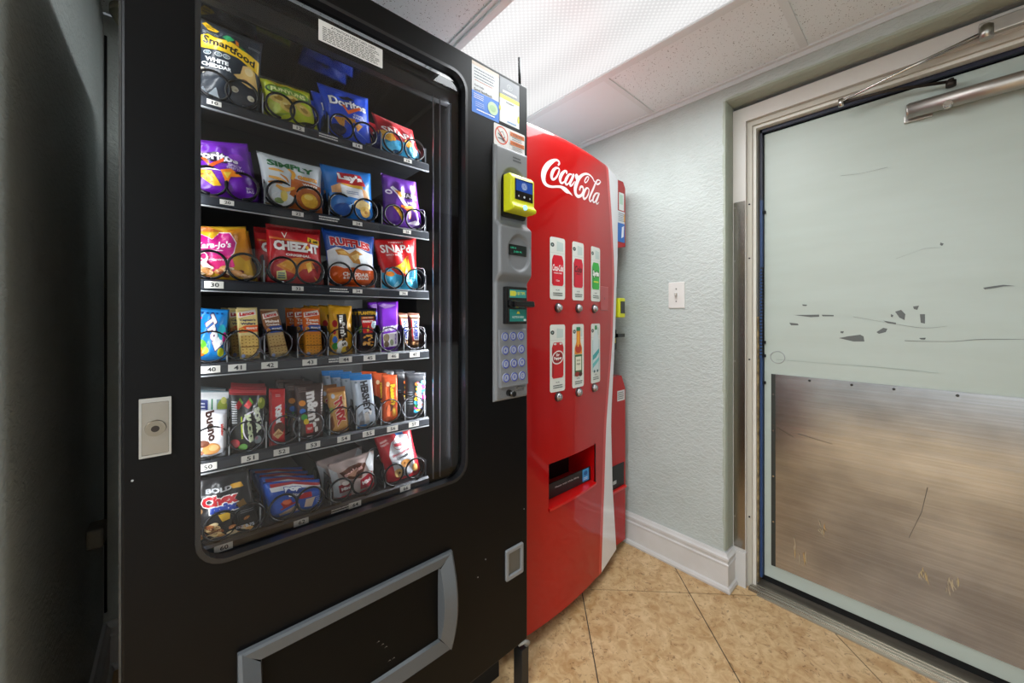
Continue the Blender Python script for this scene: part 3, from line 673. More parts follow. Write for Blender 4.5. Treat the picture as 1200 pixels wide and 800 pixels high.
# stickers at the top right of the door
p = Print('ink'); F = on_y(MY)
def stk(name, p): p.build(name, F, sm, h0=.0006, dh=.00012, origin=SO)
x0, x1, z0, z1 = .617, .716, 1.778, 1.922
p.r('#cfd0d2', x0, z0, x1, z1); p.r('#1f6fd0', x0, z0, x1, z0 + .062); p.r('#c8b8a8', x0, z1 - .010, x1, z1)
p.lines('#4a5560', x0 + .008, z1 - .048, x1 - .012, z1 - .014, 4, .35, 5); p.lines('#b06a50', x0 + .01, z1 - .055, x1 - .02, z1 - .047, 1, .3, 6)
p.t('#24282c', 'Got help.', x0 + .026, z0 + .078, .036, .0075, bold=.02); p.t('#24282c', 'Send feedback', x0 + .040, z0 + .067, .066, .0075, bold=.02)
p.e('#b9d7a8', x1 - .024, z0 + .034, .019, .019); p.e('#9cc08c', x1 - .024, z0 + .034, .012, .010)
p.lines('#e8eef6', x0 + .006, z0 + .040, x0 + .042, z0 + .056, 3, .4, 8); p.lines('#c8daf2', x0 + .012, z0 + .018, x0 + .044, z0 + .034, 3, .25, 9); p.lines('#ffffff', x0 + .016, z0 + .008, x1 - .012, z0 + .013, 1, .6, 10)
stk('help_sticker', p)
p = Print('ink'); x0, x1, z0, z1 = .7185, .7985, 1.786, 1.922
p.r('#d7d9d8', x0, z0, x1, z1); p.r('#7c7f84', x0, z1 - .052, x1, z1); p.r('#d9d23c', x0, z1 - .064, x1, z1 - .052); p.ring('#b9bcc0', (x0 + x1) / 2, z1 - .022, .011, .008, .0012); p.t('#b9bcc0', 'N', (x0 + x1) / 2, z1 - .022, .007, .007)
p.lines('#e9e9e9', x0 + .012, z1 - .046, x1 - .01, z1 - .036, 1, .7, 4); p.e('#d9d23c', x0 + .001, z0 + .040, .004, .008); p.e('#d9d23c', x1 - .004, z0 + .028, .004, .012); p.lines('#6b6f74', x0 + .025, z0 + .062, x1 - .022, z0 + .068, 1, .6, 3); p.lines('#4f8fc4', x0 + .03, z0 + .004, x1 - .012, z0 + .011, 1, .5, 3)
p.p('#8d8f92', rrect(x0 + .0008, x0 + .0016, z0, z1, .0003, 1))
stk('payment_sticker', p)
p = Print('ink'); x0, x1, z0, z1 = .6965, .8225, 1.7115, 1.7765
p.rr('#d6d3cf', x0, z0, x1, z1 - .002, .004); p.ring('#c9461f', x0 + .030, z0 + .033, .026, .027, .0038); p.r('#8a8886', x0 + .0615, z0 + .004, x0 + .0622, z1 - .006)
p.p('#2b2b2d', [(x0 + .022, z0 + .040), (x0 + .034, z0 + .047), (x0 + .044, z0 + .030), (x0 + .032, z0 + .023)]); p.p('#d6d3cf', [(x0 + .025, z0 + .040), (x0 + .033, z0 + .0445), (x0 + .041, z0 + .031), (x0 + .033, z0 + .026)])
p.stroke('#2b2b2d', [(x0 + .016, z0 + .036, .003), (x0 + .026, z0 + .030, .004), (x0 + .040, z0 + .020, .003)]); p.stroke('#2b2b2d', [(x0 + .014, z0 + .022, .002), (x0 + .028, z0 + .022, .003), (x0 + .042, z0 + .016, .002)])
p.stroke('#c9461f', [(x0 + .012, z0 + .050, .0034), (x0 + .048, z0 + .016, .0034)])
for q in (.044, .017):
    p.r('#c8641c', x0 + .064, z0 + q, x1 - .003, z0 + q + .012); p.t('#2c1a0c', '! WARNING', x0 + .093, z0 + q + .006, .046, .006)
p.lines('#5a5855', x0 + .072, z0 + .031, x1 - .012, z0 + .042, 2, .4, 2); p.lines('#5a5855', x0 + .072, z0 + .003, x1 - .012, z0 + .014, 2, .4, 3)
stk('warning_sticker', p)

# moulded grey payment panel: a height field over the door
px0, px1, pz0, pz1 = .6925, .8275, .949, 1.7105
def ph(x, z):
    cx = .7625
    s = lambda a, b, t: max(0, min(1, (t - a) / (b - a))) ** 2 * (3 - 2 * max(0, min(1, (t - a) / (b - a))))
    h = .012 + .020 * s(1.485, 1.462, z) * s(1.300, 1.330, z)
    def dish(x0, z0, rx, rz, d, zlo=None):
        q = ((x - x0) / rx) ** 2 + ((z - z0) / rz) ** 2
        if z < z0 and zlo is not None: q = ((x - x0) / rx) ** 2
        return -d * s(1.0, .8, q) if (zlo is None or z > zlo) else 0
    h += dish(cx + .002, 1.600, .050, .052, .008, 1.49) + dish(.772, 1.392, .048, .056, .008)
    h += .010 * s(.955, .965, z) * 0
    h -= .011 * s(.060, .052, abs(x - cx)) * s(1.300, 1.296, z) * s(1.19, 1.20, z) * 0
    e = min(x - px0, px1 - x, z - pz0, pz1 - z); 
    return h - .010 * (1 - s(-.001, .006, e))
bm = bmesh.new(); nx, nz = 40, 170; G = []
for j in range(nz + 1):
    z = pz0 + (pz1 - pz0) * j / nz
    G.append([bm.verts.new((px0 + (px1 - px0) * i / nx, MY - ph(px0 + (px1 - px0) * i / nx, z), z)) for i in range(nx + 1)])
for j in range(nz):
    for i in range(nx): bm.faces.new((G[j][i], G[j][i + 1], G[j + 1][i + 1], G[j + 1][i])).smooth = True
E = G[0] + [r[-1] for r in G[1:]] + G[-1][-2::-1] + [r[0] for r in G[-2:0:-1]]
W = [bm.verts.new((v.co.x, MY, v.co.z)) for v in E]
for i in range(len(E)): bm.faces.new((E[i], W[i], W[(i + 1) % len(E)], E[(i + 1) % len(E)]))
pan = sobj('payment_panel', bm, M_grey)
p = Print('ink'); p.lines('#3a3b3d', .762, 1.672, .797, 1.690, 2, .5, 2); p.build('panel_print', on_y(MY - .012), pan, h0=.0006, origin=SO)
# display window
yd = MY - .0255
obj_ = sobj('display', B(.735, .805, yd - .001, yd + .01, 1.385, 1.417), mat('display_black', '#06100f', .15, coat=.5), pan, bevel=.001)
p = Print('ink'); mg = mat('display_green', '#0d3a30', .4, emit='#2fd6a0', estr=.7); p.t(mg, 'USE $', .750, 1.4065, .022, .0055, bold=0); p.t(mg, '2.00 M.', .769, 1.396, .034, .0055, bold=0)
p.build('display_text', on_y(yd - .001), obj_, h0=.0004, origin=SO)
# yellow card reader
M_yel = mat('bright_yellow_plastic', '#cfd21a', .38, coat=.15)
YR0, YR1, ZR0, ZR1 = .7235, .8205, 1.512, 1.6245
bm = bmesh.new(); prism(bm, rrect(.7215, .8150, 1.500, 1.626, .006), MY - .012, MY - .003, 'y'); cr = sobj('card_reader', bm, mat('reader_backing', '#101010', .5), pan)
bm = bmesh.new(); prism(bm, [(MY - .010, ZR0), (MY - .010, ZR1), (MY - .036, ZR1), (MY - .047, ZR1 - .012), (MY - .047, ZR0 + .022), (MY - .058, ZR0 + .012), (MY - .056, ZR0 + .002), (MY - .040, ZR0)], YR0, YR1, 'x')
sobj('reader_body', bm, M_yel, cr, bevel=.005)
sobj('reader_screen', B(.738, .812, MY - .0485, MY - .045, 1.546, 1.609), mat('reader_screen_black', '#08080b', .12, coat=.6), cr, bevel=.002)
p = Print('ink'); mb = mat('reader_blue', '#12357a', .3, emit='#1c4fa8', estr=.35); p.r(mb, .741, 1.572, .809, 1.604)
for k, s_ in enumerate((.004, .0075, .011)): p.ring('#c8d4ea', .775, 1.5885, s_, s_ * .9, .0012)
p.e('#d0d0d0', .775, 1.557, .0035, .0035); p.e('#b8b8b8', .752, 1.557, .0022, .003); p.e('#b8b8b8', .798, 1.557, .0022, .003)
p.build('reader_icons', on_y(MY - .0485), cr, h0=.0004, origin=SO)
p = Print('ink'); p.e('#2b2d10', .765, 1.6165, .002, .002); p.lines('#6b6e1a', .772, 1.614, .80, 1.619, 1, .3, 1); p.build('reader_marks', on_y(MY - .047), cr, h0=.0004, origin=SO)
bm = bmesh.new(); cyl(bm, (.770, MY - .0595, 1.523), (.770, MY - .054, 1.523), .0075, n=20); sobj('contactless_lamp', bm, mat('reader_lamp', '#9fc8e8', .3, emit='#8cc8ff', estr=1.0), cr)
# bill acceptor
bm = bmesh.new(); box(bm, .722, .806, MY - .030, MY - .006, 1.178, 1.290); ba = sobj('bill_acceptor', bm, mat('black_gloss_plastic', '#0b0c0d', .25, coat=.3), pan, bevel=.003)
bm = bmesh.new(); prism(bm, [(MY - .030, 1.232), (MY - .030, 1.250), (MY - .062, 1.246), (MY - .064, 1.230), (MY - .05, 1.226)], .727, .806, 'x'); sobj('bill_mouth', bm, mat('black_gloss_plastic'), ba, bevel=.003)
p = Print('ink'); p.r('#2f8c86', .732, 1.257, .800, 1.281); p.r('#c9c63a', .734, 1.262, .756, 1.277); p.t('#d8d23a', '$1$5 TIPS', .775, 1.270, .040, .010); p.build('upper_bill_label', on_y(MY - .030), ba, h0=.0006, origin=SO); p = Print('ink'); p.r('#1d7f78', .732, 1.186, .800, 1.222)
p.p('#d8cf2e', [(.760, 1.209), (.774, 1.209), (.770, 1.216), (.764, 1.216)]); p.t('#cfe4de', 'NOTE IN HERE', .766, 1.199, .046, .006); p.r('#d0d6d2', .789, 1.187, .799, 1.193)
p.build('lower_bill_label', on_y(MY - .030), ba, h0=.0006, origin=SO)
# keypad
bm = bmesh.new(); prism(bm, [(MY - .010, .990), (MY - .010, 1.163), (MY - .016, 1.163), (MY - .024, .990)], .7035, .8155, 'x'); kpd = sobj('keypad', bm, mat('keypad_grey', '#77797d', .4), pan, bevel=.003)
for k, ch_ in enumerate(['1', '2', '3', '4', '5', '6', '7', '8', '9', 'A', '0', 'C']):
    r_, c_ = divmod(k, 3); X = .7240 + c_ * .0325; Z = 1.141 - r_ * .0405; y = MY - .016 - (1.163 - Z) / .173 * .008
    bm = bmesh.new(); cyl(bm, (X, y - .0025, Z), (X, y + .003, Z), .0125, .0135, n=22); key = sobj('key', bm, mat('key_grey', '#9a9fb0', .4), kpd)
    p = Print('ink'); p.ring('#2a3ba0', X, Z, .0128, .0128, .0028); p.t('#2a3ba0', ch_, X, Z, .0028 if ch_ == '1' else .006, .010, bold=.03); p.build('key_print', on_y(y - .0025), key, h0=.0004, origin=SO)
# coin knob and slot
bm = bmesh.new(); cyl(bm, (.744, MY - .038, .971), (.744, MY - .010, .971), .0085, .010, n=18); sobj('coin_knob', bm, mat('black_gloss_plastic'), pan)
sobj('coin_slot', B((.775, .806, MY - .017, MY - .010, .980, .984), (.775, .806, MY - .014, MY - .010, .972, .974)), M_chrome, pan)
# lower fittings of the door
def ringobj(name, outer, hole, r, y0, y1, m, parent=sm, R=0, **k):
    bm = bmesh.new(); ringplate(bm, outer, hole, r, y0, y1, R=R); return sobj(name, bm, m, parent, **k)
cup = ringobj('coin_cup', (.741, .812, .398, .491), (.751, .802, .411, .479), .003, MY - .007, MY + .002, mat('cup_frame_grey', '#7d7f82', .35), R=.004, bevel=.002)
sobj('cup_recess', B((.751, .802, MY - .0012, MY - .0004, .411, .479)), mat('cup_inside', '#57554f', .4), cup)
# delivery chute frame: bowed sides like a big handle
ch_m = mat('chute_frame_grey', '#4e5154', .38)
bm = bmesh.new()
def bow(t): return -.028 * math.sin(math.pi * t)      # sides curve outward between top and bottom
OX0, OX1, OZ0, OZ1 = .083, .547, .318, .576; IX0, IX1, IZ0, IZ1 = .122, .506, .362, .545
n = 14
def chv(x, z, y): return bm.verts.new((x, y, z))
def side(xa, xb, sgn):
    prev = None
    for i in range(n + 1):
        t = i / n; z = OZ0 + (OZ1 - OZ0) * t; zi = IZ0 + (IZ1 - IZ0) * t; yy = MY - .014 + bow(t)
        xbow = 0
        cur = [chv(xa, z, MY - .001), chv(xa, z, yy + .004), chv(xa + sgn * .006, z, yy), chv(xb - sgn * .004, zi, yy + .002 - bow(t) * .3), chv(xb, zi, MY - .001)]
        if prev:
            for k in range(4): bm.faces.new((prev[k], prev[k + 1], cur[k + 1], cur[k])).smooth = False
        prev = cur
side(OX0, IX0, 1); side(OX1, IX1, -1)
for (za, zi) in ((OZ1, IZ1), (OZ0, IZ0)):
    s_ = 1 if za > zi else -1
    rows = [[(OX0, za, MY - .001), (OX1, za, MY - .001)], [(OX0, za, MY - .010), (OX1, za, MY - .010)], [(OX0 + .006, za - s_ * .004, MY - .014), (OX1 - .006, za - s_ * .004, MY - .014)], [(IX0 - .004, zi + s_ * .004, MY - .012), (IX1 + .004, zi + s_ * .004, MY - .012)], [(IX0, zi, MY - .001), (IX1, zi, MY - .001)]]
    V = [[chv(*q) for q in r] for r in rows]
    for k in range(4): bm.faces.new((V[k][0], V[k][1], V[k + 1][1], V[k + 1][0]))
cf = sobj('chute_frame', bm, ch_m)
sobj('chute_flap', B(IX0 - .002, IX1 + .002, MY - .004, MY - .0005, IZ0 - .002, IZ1 + .002), mat('black_chute_flap', '#040404', .5, spec=.12), cf)
p = Print('ink')
for x_, y_ in ((443, 752), (448, 755), (452, 758), (456, 774), (461, 771)):
    X, Z = at(x_, y_, MY - .004); p.p('#8f8b86', [(X - .004, Z), (X + .002, Z + .002), (X + .004, Z - .0006), (X, Z + .0004)])
p.build('flap_scratches', on_y(MY - .004), cf, h0=.0004, origin=SO)
# T-handle lock in its plate
lk = sobj('lock_plate', B(-.0465, -.0075, MY - .004, MY + .001, .969, 1.066), M_black, bevel=.001)
ringobj('plate_rim', (-.0465, -.0075, .969, 1.066), (-.0435, -.0105, .973, 1.059), .001, MY - .006, MY - .003, M_steel, lk, R=.001)
sobj('plate_face', B(-.0432, -.0108, MY - .0055, MY - .003, .9735, 1.0585), mat('worn_lock_steel', '#9d988f', .36, .9, var=.4, vscale=20, vcol='#8b8376'), lk)
bm = bmesh.new(); cyl(bm, (-.0270, MY - .011, 1.016), (-.0270, MY - .004, 1.016), .0125, .0135, n=26); cyl(bm, (-.027, MY - .0115, 1.016), (-.027, MY - .0105, 1.016), .009, n=20); lc = sobj('lock_cylinder', bm, mat('lock_ring', '#8f8779', .3, .9), lk)
bm = bmesh.new(); cyl(bm, (-.0270, MY - .0118, 1.016), (-.0270, MY - .010, 1.016), .0052, n=16); sobj('keyhole', bm, mat('keyhole_brown', '#1d120a', .6), lc)
# legs and dark base skirt
for x0_, x1_ in ((.815, .845), (MX0 + .01, MX0 + .04)):
    for y0_ in (MY + .004, CB - .06): sobj('leg', B(x0_, x1_, y0_, y0_ + .04, 0, .140), mat('leg_black', '#17181a', .4), bevel=.002)
for y0_ in (MY + .006,):
    bm = bmesh.new(); tube(bm, [(.806, MY + .012, .162), (.826, MY + .004, .165), (.842, MY + .004, .152), (.840, MY + .012, .140)], .007, 8); sobj('leg_bracket', bm, mat('bracket_grey', '#8d8c88', .4), sm)
sobj('skirt', B(MX0 + .05, .80, MY + .10, MY + .12, 0.002, MZ0), M_dark)
sobj('left_edge_trim', B(MX0 - .003, MX0 + .002, MY + .004, MY + .036, MZ0 + .05, MZ1 - .002), mat('worn_black_edge', '#1e1f1e', .5, var=.5, vscale=30, vcol='#4a4a46', stretch=(1, 1, .2)))
bm = bmesh.new(); cyl(bm, (.824, MY + .035, MZ1 + .001), (.824, MY + .035, MZ1 + .018), .020, .017, n=24); an = sobj('antenna_base', bm, mat('antenna_black', '#101112', .45), sm, bevel=.002)
bm = bmesh.new(); cyl(bm, (.820, MY + .02, MZ1 + .012), (.818, MY + .02, MZ1 + .098), .0042, .0050, n=12); sobj('antenna_rod', bm, mat('antenna_black'), an)
for px_, py_ in ((614, 596), (569, 655), (560, 676), (155, 563)):
    X, Z = at(px_, py_, MY); bm = bmesh.new(); cyl(bm, (X, MY - .001, Z), (X, MY + .001, Z), .0017, n=8); sobj('rivet', bm, M_lgrey)

# ------------------------------------------------------------------ the snacks: every packet is a thing of its own
NU, NV = 16, 22
def packet(name, quad, Y, depth, base, design, label, cat, group, style='bag', seed=1, behind=0, blabels=(), bdx=-.004, step=.045):
    rd = random.Random(seed)
    Q = [Vector(at(*q, Y)) for q in quad]          # TL TR BR BL on the packet's own plane
    TL, TR, BR, BL = Q
    w = (TR - TL).length; h = (TL - BL).length
    ph_ = [(rd.uniform(3, 7), rd.uniform(0, 6.28), rd.uniform(-2, 2)) for _ in range(4)]
    tearz = [rd.uniform(-.004, .004) for _ in range(NU + 1)]
    def XZ(u, v):
        b = BL.lerp(BR, u); t = TL.lerp(TR, u); p = b.lerp(t, v)
        if style == 'bag':
            pin = .055 * math.sin(math.pi * min(max((v - .02) / .96, 0), 1)) ** .8
            c = BL.lerp(BR, .5).lerp(TL.lerp(TR, .5), v); p = p + (c - p) * pin
            if v > .9: p = p + Vector((0, (.10 * h) * (v - .9) * (2 * abs(u - .5)) ** 2))
        return p
    def D(u, v):
        if style == 'bag':
            e = .055; vv = min(max((v - e) / (1 - 2 * e), 0), 1)
            f = max(0, math.sin(math.pi * u)) ** .62 * max(0, math.sin(math.pi * vv)) ** .55
            wr = sum(math.sin(a * u * 3 + b + k * v * 9) for a, b, k in ph_) * .0017 * (.3 + abs(2 * v - 1)) * (f > .02)
            seal = .0006 * math.sin(v * 400) if (v < e or v > 1 - e) else 0
            return depth * f + wr * min(1, f * 2) + seal + .0012
        if style == 'bar':
            e = .07; vv = min(max((v - e) / (1 - 2 * e), 0), 1)
            f = min(1, 1.6 * max(0, math.sin(math.pi * u)) ** .5) * min(1, 2.2 * max(0, math.sin(math.pi * vv)) ** .6)
            wr = sum(math.sin(a * v * 4 + b + k * u * 3) for a, b, k in ph_) * .0005
            return depth * .62 * f + wr * f + .001
        f = min(1, 3 * max(0, math.sin(math.pi * u)) ** .6) * min(1, 3.4 * max(0, math.sin(math.pi * min(max((v - .05) / .9, 0), 1))) ** .7)
        wr = sum(math.sin(a * v * 4 + b + k * u * 3) for a, b, k in ph_) * .0003
        return depth * .6 * f + wr * f + .001
    T = [[(XZ(i / NU, j / NV), D(i / NU, j / NV)) for i in range(NU + 1)] for j in range(NV + 1)]
    o0 = (BL + BR) / 2; O = Vector((o0.x, Y, min(BL.y, BR.y)))
    bm = bmesh.new()
    Fv = [[bm.verts.new((p.x - O.x, -d, p.y - O.z)) for p, d in r] for r in T]
    Bv = [[Fv[j][i] if i in (0, NU) or j in (0, NV) else bm.verts.new((T[j][i][0].x - O.x, T[j][i][1] * .9, T[j][i][0].y - O.z)) for i in range(NU + 1)] for j in range(NV + 1)]
    for j in range(NV):
        for i in range(NU):
            bm.faces.new((Fv[j][i], Fv[j][i + 1], Fv[j + 1][i + 1])).smooth = True; bm.faces.new((Fv[j][i], Fv[j + 1][i + 1], Fv[j + 1][i])).smooth = True
            bm.faces.new((Bv[j][i], Bv[j + 1][i], Bv[j + 1][i + 1], Bv[j][i + 1])).smooth = True
    o = obj(name, bm, ink(base, 'film'), loc=O); tag(o, label, cat, group)
    def fn(u, v, hh):
        u = min(max(u, 0), 1); v = min(max(v, 0), 1)
        i = min(int(u * NU), NU - 1); j = min(int(v * NV), NV - 1); a = u * NU - i; b = v * NV - j
        A, C, E_ = T[j][i], T[j + 1][i + 1], (T[j][i + 1] if a > b else T[j + 1][i])
        wa, wc = (1 - a, b) if a > b else (1 - b, a); we = 1 - wa - wc
        P_ = A[0] * wa + C[0] * wc + E_[0] * we; d = A[1] * wa + C[1] * wc + E_[1] * we
        return (P_.x, Y - d - hh, P_.y)
    p = Print('film'); rd2 = random.Random(seed + 50)
    if style == 'bag':           # paler crimped seals
        pass
    design(p, rd2, w / h)
    pr = p.build('printed_front', fn, o, cuts=([k / NU for k in range(1, NU)], [k / NV for k in range(1, NV)], (NU, NV)), h0=.0006, dh=.0001, origin=O, clip=(.002, .002, .998, .998))
    for k in range(behind):
        c = o.copy(); col.objects.link(c); c.location = (O.x + bdx * (k + 1), Y + step * (k + 1), O.z); c.rotation_euler = (0, rd.uniform(-.02, .02), 0)
        q = pr.copy(); col.objects.link(q); q.parent = c
        c['label'] = blabels[min(k, len(blabels) - 1)]
    return o

def chips(p, rd, cx, cy, rx, ry, n, cols, a=1, size=.12, tri=False):
    for k in range(n):
        x = cx + rd.uniform(-rx, rx); y = cy + rd.uniform(-ry, ry); s = size * rd.uniform(.7, 1.25); t = rd.uniform(0, 6.28); c = cols[k % len(cols)]
        if tri: p.p(c, [(x + s * math.cos(t + q), y + s * a * math.sin(t + q)) for q in (0, 2.1, 4.2)])
        else:
            p.p(c, [(x + s * (1 + .12 * math.sin(3 * q + t)) * math.cos(q) * .95, y + s * a * .72 * math.sin(q + .5 * math.sin(t))) for q in [2 * math.pi * i / 14 for i in range(14)]])
        for _ in range(3): p.e(cols[(k + 1) % len(cols)], x + rd.uniform(-.4, .4) * s, y + rd.uniform(-.3, .3) * s * a, s * .13, s * .1 * a, n=8)
TX = ['#e8a23c', '#d9822a', '#f0bd62']

def d_popcorn(p, rd, a):
    p.p('#f2c81c', [(.06, .745), (.18, .80), (.55, .775), (.97, .69), (.97, .50), (.62, .60), (.06, .60)])
    p.t('#1c1510', 'Smartfood', .50, .688, .80, .105, skew=-.13, bold=.03, shear=.1, arc=.02)
    p.p('#f2c41c', [(.10, .93), (.16, .97), (.34, .90), (.30, .87), (.18, .86)]); p.lines('#1c1510', .16, .88, .28, .94, 2, .4, 2)
    p.p('#1f9a5c', [(.38, .83), (.45, .87), (.56, .82), (.46, .76)]); p.p('#e07b22', [(.57, .83), (.62, .82), (.63, .77), (.58, .77)]); p.p('#2d7a3a', [(.62, .79), (.74, .76), (.68, .74)])
    p.lines('#b9bfc4', .10, .80, .34, .84, 2, .3, 5); p.lines('#9aa0a8', .78, .82, .98, .86, 2, .4, 4)
    for x in (.16, .32, .44): p.ring('#cfd6d9', x, .545, .055, .03, .010); p.e('#8fa0a6', x, .545, .03, .014)
    p.t('#eceff0', 'WHITE', .30, .455, .34, .055, skew=-.03, bold=.05); p.t('#eceff0', 'CHEDDAR', .30, .385, .44, .05, skew=-.03, bold=.05)
    p.p('#ecc678', [(.55, .35), (.66, .40), (.70, .52), (.80, .555), (.90, .50), (.93, .38), (.96, .28), (.80, .27), (.66, .31)]); p.e('#f6dea2', .80, .47, .07, .05); p.e('#a8642c', .74, .33, .06, .025)
    for x, y in ((.08, .30), (.84, .14), (.58, .18)): p.e('#d8d2bc', x, y, .06, .035); p.e('#b2a78a', x + .02, y - .01, .03, .015)
    p.p('#b8c4cc', [(.20, .04), (.30, .12), (.36, .02)]); p.p('#8f9aa6', [(.02, .03), (.12, .10), (.2, .02)])
def d_rings(p, rd, a):
    p.r('#1a1d10', 0, .93, 1, 1); p.r('#c9d118', 0, .86, 1, .93); p.t('#c6561c', 'ONION FLAVORED', .5, .895, .7, .035, bold=.03)
    p.e('#2c4a12', .50, .70, .46, .14); p.e('#7fb02a', .50, .71, .42, .11); p.t('#e9f0a0', 'FUNYUNS', .5, .71, .70, .11, bold=.05, under='#1d3510')
    for x, y in ((.25, .48), (.55, .52), (.75, .38), (.42, .33)):
        p.e('#e6c763', x, y, .16, .12); p.e('#a9832a', x + .01, y, .085, .055); p.e('#efdb8c', x - .05, y + .05, .05, .025)
    p.p('#8aa515', [(.05, .05), (.45, .2), (.2, .03)]); p.p('#2c3010', [(.55, .06), (.95, .16), (.9, .04)])
def d_nacho_blue(p, rd, a):
    p.t('#f2f3f5', 'Doritos', .52, .70, .80, .16, skew=.02, bold=.04, under='#0e1a4a'); p.p('#e0601c', [(.36, .66), (.42, .66), (.48, .56), (.76, .70), (.80, .66), (.48, .48)]); p.p('#16161c', [(.30, .80), (.55, .88), (.66, .80), (.45, .78)])
    p.t('#dfe5ef', 'COOL', .72, .50, .26, .045, bold=.04); p.t('#dfe5ef', 'RANCH', .72, .445, .30, .045, bold=.04)
    for q in ([(.14, .36), (.40, .40), (.34, .18)], [(.34, .42), (.62, .40), (.50, .26)], [(.56, .36), (.80, .34), (.66, .20)]): p.p('#d9962f', q)
    for _ in range(18): p.e(rd.choice(['#8a4a1a', '#f2c56a', '#b13a1c']), rd.uniform(.2, .72), rd.uniform(.24, .38), .012, .008, n=6)
    p.e('#0a1238', .22, .14, .16, .10); p.p('#6f8fd8', [(.60, .22), (.9, .08), (.62, .18)])
def d_snap_dark(p, rd, a):
    p.p('#2f9ccc', [(0, 0), (1, 0), (.96, .36), (.6, .42), (.05, .46)]); p.t('#e6c9c4', 'HARVEST', .45, .74, .3, .03); p.t('#f2eeea', "SNAPd", .5, .63, .80, .17, bold=.02)
    chips(p, rd, .45, .42, .32, .05, 6, ['#e89a2a', '#f0b84c'], a, .13); p.e('#4fb4de', .3, .2, .2, .12); p.e('#1c4c74', .35, .10, .1, .05); p.e('#5fc0e6', .78, .22, .14, .14); p.lines('#d8ecf4', .68, .16, .88, .26, 3, .4, 2)
def d_purple(p, rd, a):
    p.p('#22102c', [(0, .72), (.35, .78), (.60, .70), (.55, .58), (0, .62)])
    p.t('#e9e4ee', 'Doritos', .36, .70, .78, .15, skew=-.10, bold=.04, under='#22102c'); p.p('#e0561c', [(.12, .66), (.20, .66), (.26, .55), (.50, .68), (.50, .62), (.27, .49)])
    p.t('#e4d2ee', 'SPICY', .68, .55, .24, .045, rot=-8); p.t('#e4d2ee', 'SWEET CHILI', .68, .50, .3, .035, rot=-8)
    p.p('#e8d8f0', [(0, .48), (.25, .50), (.45, .44), (.25, .46), (0, .44)])
    p.p('#eab026', [(.02, .46), (.28, .44), (.42, .20), (.30, .18), (.05, .38)]); p.p('#f08a22', [(.42, .46), (.60, .50), (.78, .38), (.58, .36), (.50, .22)]); p.p('#f6d24a', [(.46, .42), (.60, .44), (.52, .32)])
    for _ in range(16): p.e('#9a4a16', rd.uniform(.08, .38), rd.uniform(.24, .42), .010, .007, n=6)
    p.t('#d8c6e6', 'BIG', .87, .20, .12, .04); p.t('#d8c6e6', 'BAG', .87, .15, .12, .04); p.e('#8a3cc0', .72, .70, .14, .06)
def d_simply(p, rd, a):
    p.p('#b8622a', [(.45, .60), (1, .56), (1, 0), (.30, 0), (.42, .3)]); p.t('#1f6a3a', 'SIMPLY', .48, .82, .74, .12, skew=-.02, bold=.05)
    p.t('#e7a62a', 'CHEETOS', .74, .645, .34, .07, bold=.06, under='#b0481c'); p.t('#f2ece2', 'WHITE', .78, .52, .28, .04, bold=.05); p.t('#f2ece2', 'CHEDDAR', .80, .465, .34, .04, bold=.05)
    for pts in ([(.42, .76, .03), (.50, .68, .07), (.46, .56, .05)], [(.12, .70, .03), (.22, .70, .05), (.34, .68, .03)], [(.10, .55, .04), (.25, .53, .06), (.36, .48, .03)], [(.20, .40, .05), (.34, .34, .08), (.50, .40, .04)]): p.stroke('#e2a43a', pts)
    for pts in ([(.28, .62, .02), (.36, .56, .04), (.4, .48, .02)], [(.08, .44, .03), (.2, .46, .05), (.3, .44, .02)]): p.stroke('#c27c26', pts)
    p.e('#d8dadb', .30, .16, .2, .12); p.e('#7a8f5a', .24, .12, .08, .05); p.e('#e6cf6a', .32, .22, .06, .1); p.e('#d6a22e', .76, .22, .16, .14); p.e('#eccf6a', .74, .28, .08, .05); p.r('#7c6a4a', .02, .02, .3, .05)
def d_lays(p, rd, a):
    p.p('#c2161e', [(.30, .90), (.76, .90), (.84, .70), (.22, .66)]); p.e('#eab63a', .53, .64, .24, .11); p.p('#c2161e', [(.30, .88), (.76, .88), (.84, .68), (.22, .66)])
    p.t('#f6f2ee', "Lay's", .53, .79, .50, .17, skew=-.02, bold=.06, under='#7c0f14')
    p.p('#d9a26a', [(.10, .58), (.28, .66), (.30, .48), (.10, .46)]); p.p('#d9a26a', [(.74, .62), (.88, .60), (.94, .44), (.74, .44)]); p.p('#e6e9ec', [(.28, .64), (.74, .60), (.78, .40), (.30, .42)]); p.lines('#6a80a8', .40, .47, .66, .54, 2, .5, 3)
    p.p('#2f7fc8', [(.30, .42), (.78, .40), (.70, .30), (.36, .30)]); p.e('#eccf8a', .72, .30, .20, .10); p.e('#e2b85c', .78, .18, .12, .10); p.e('#b47c2c', .8, .17, .04, .03); p.e('#1a4f9c', .30, .16, .2, .12); p.p('#9fc4ea', [(.40, .24), (.50, .30), (.46, .18)])
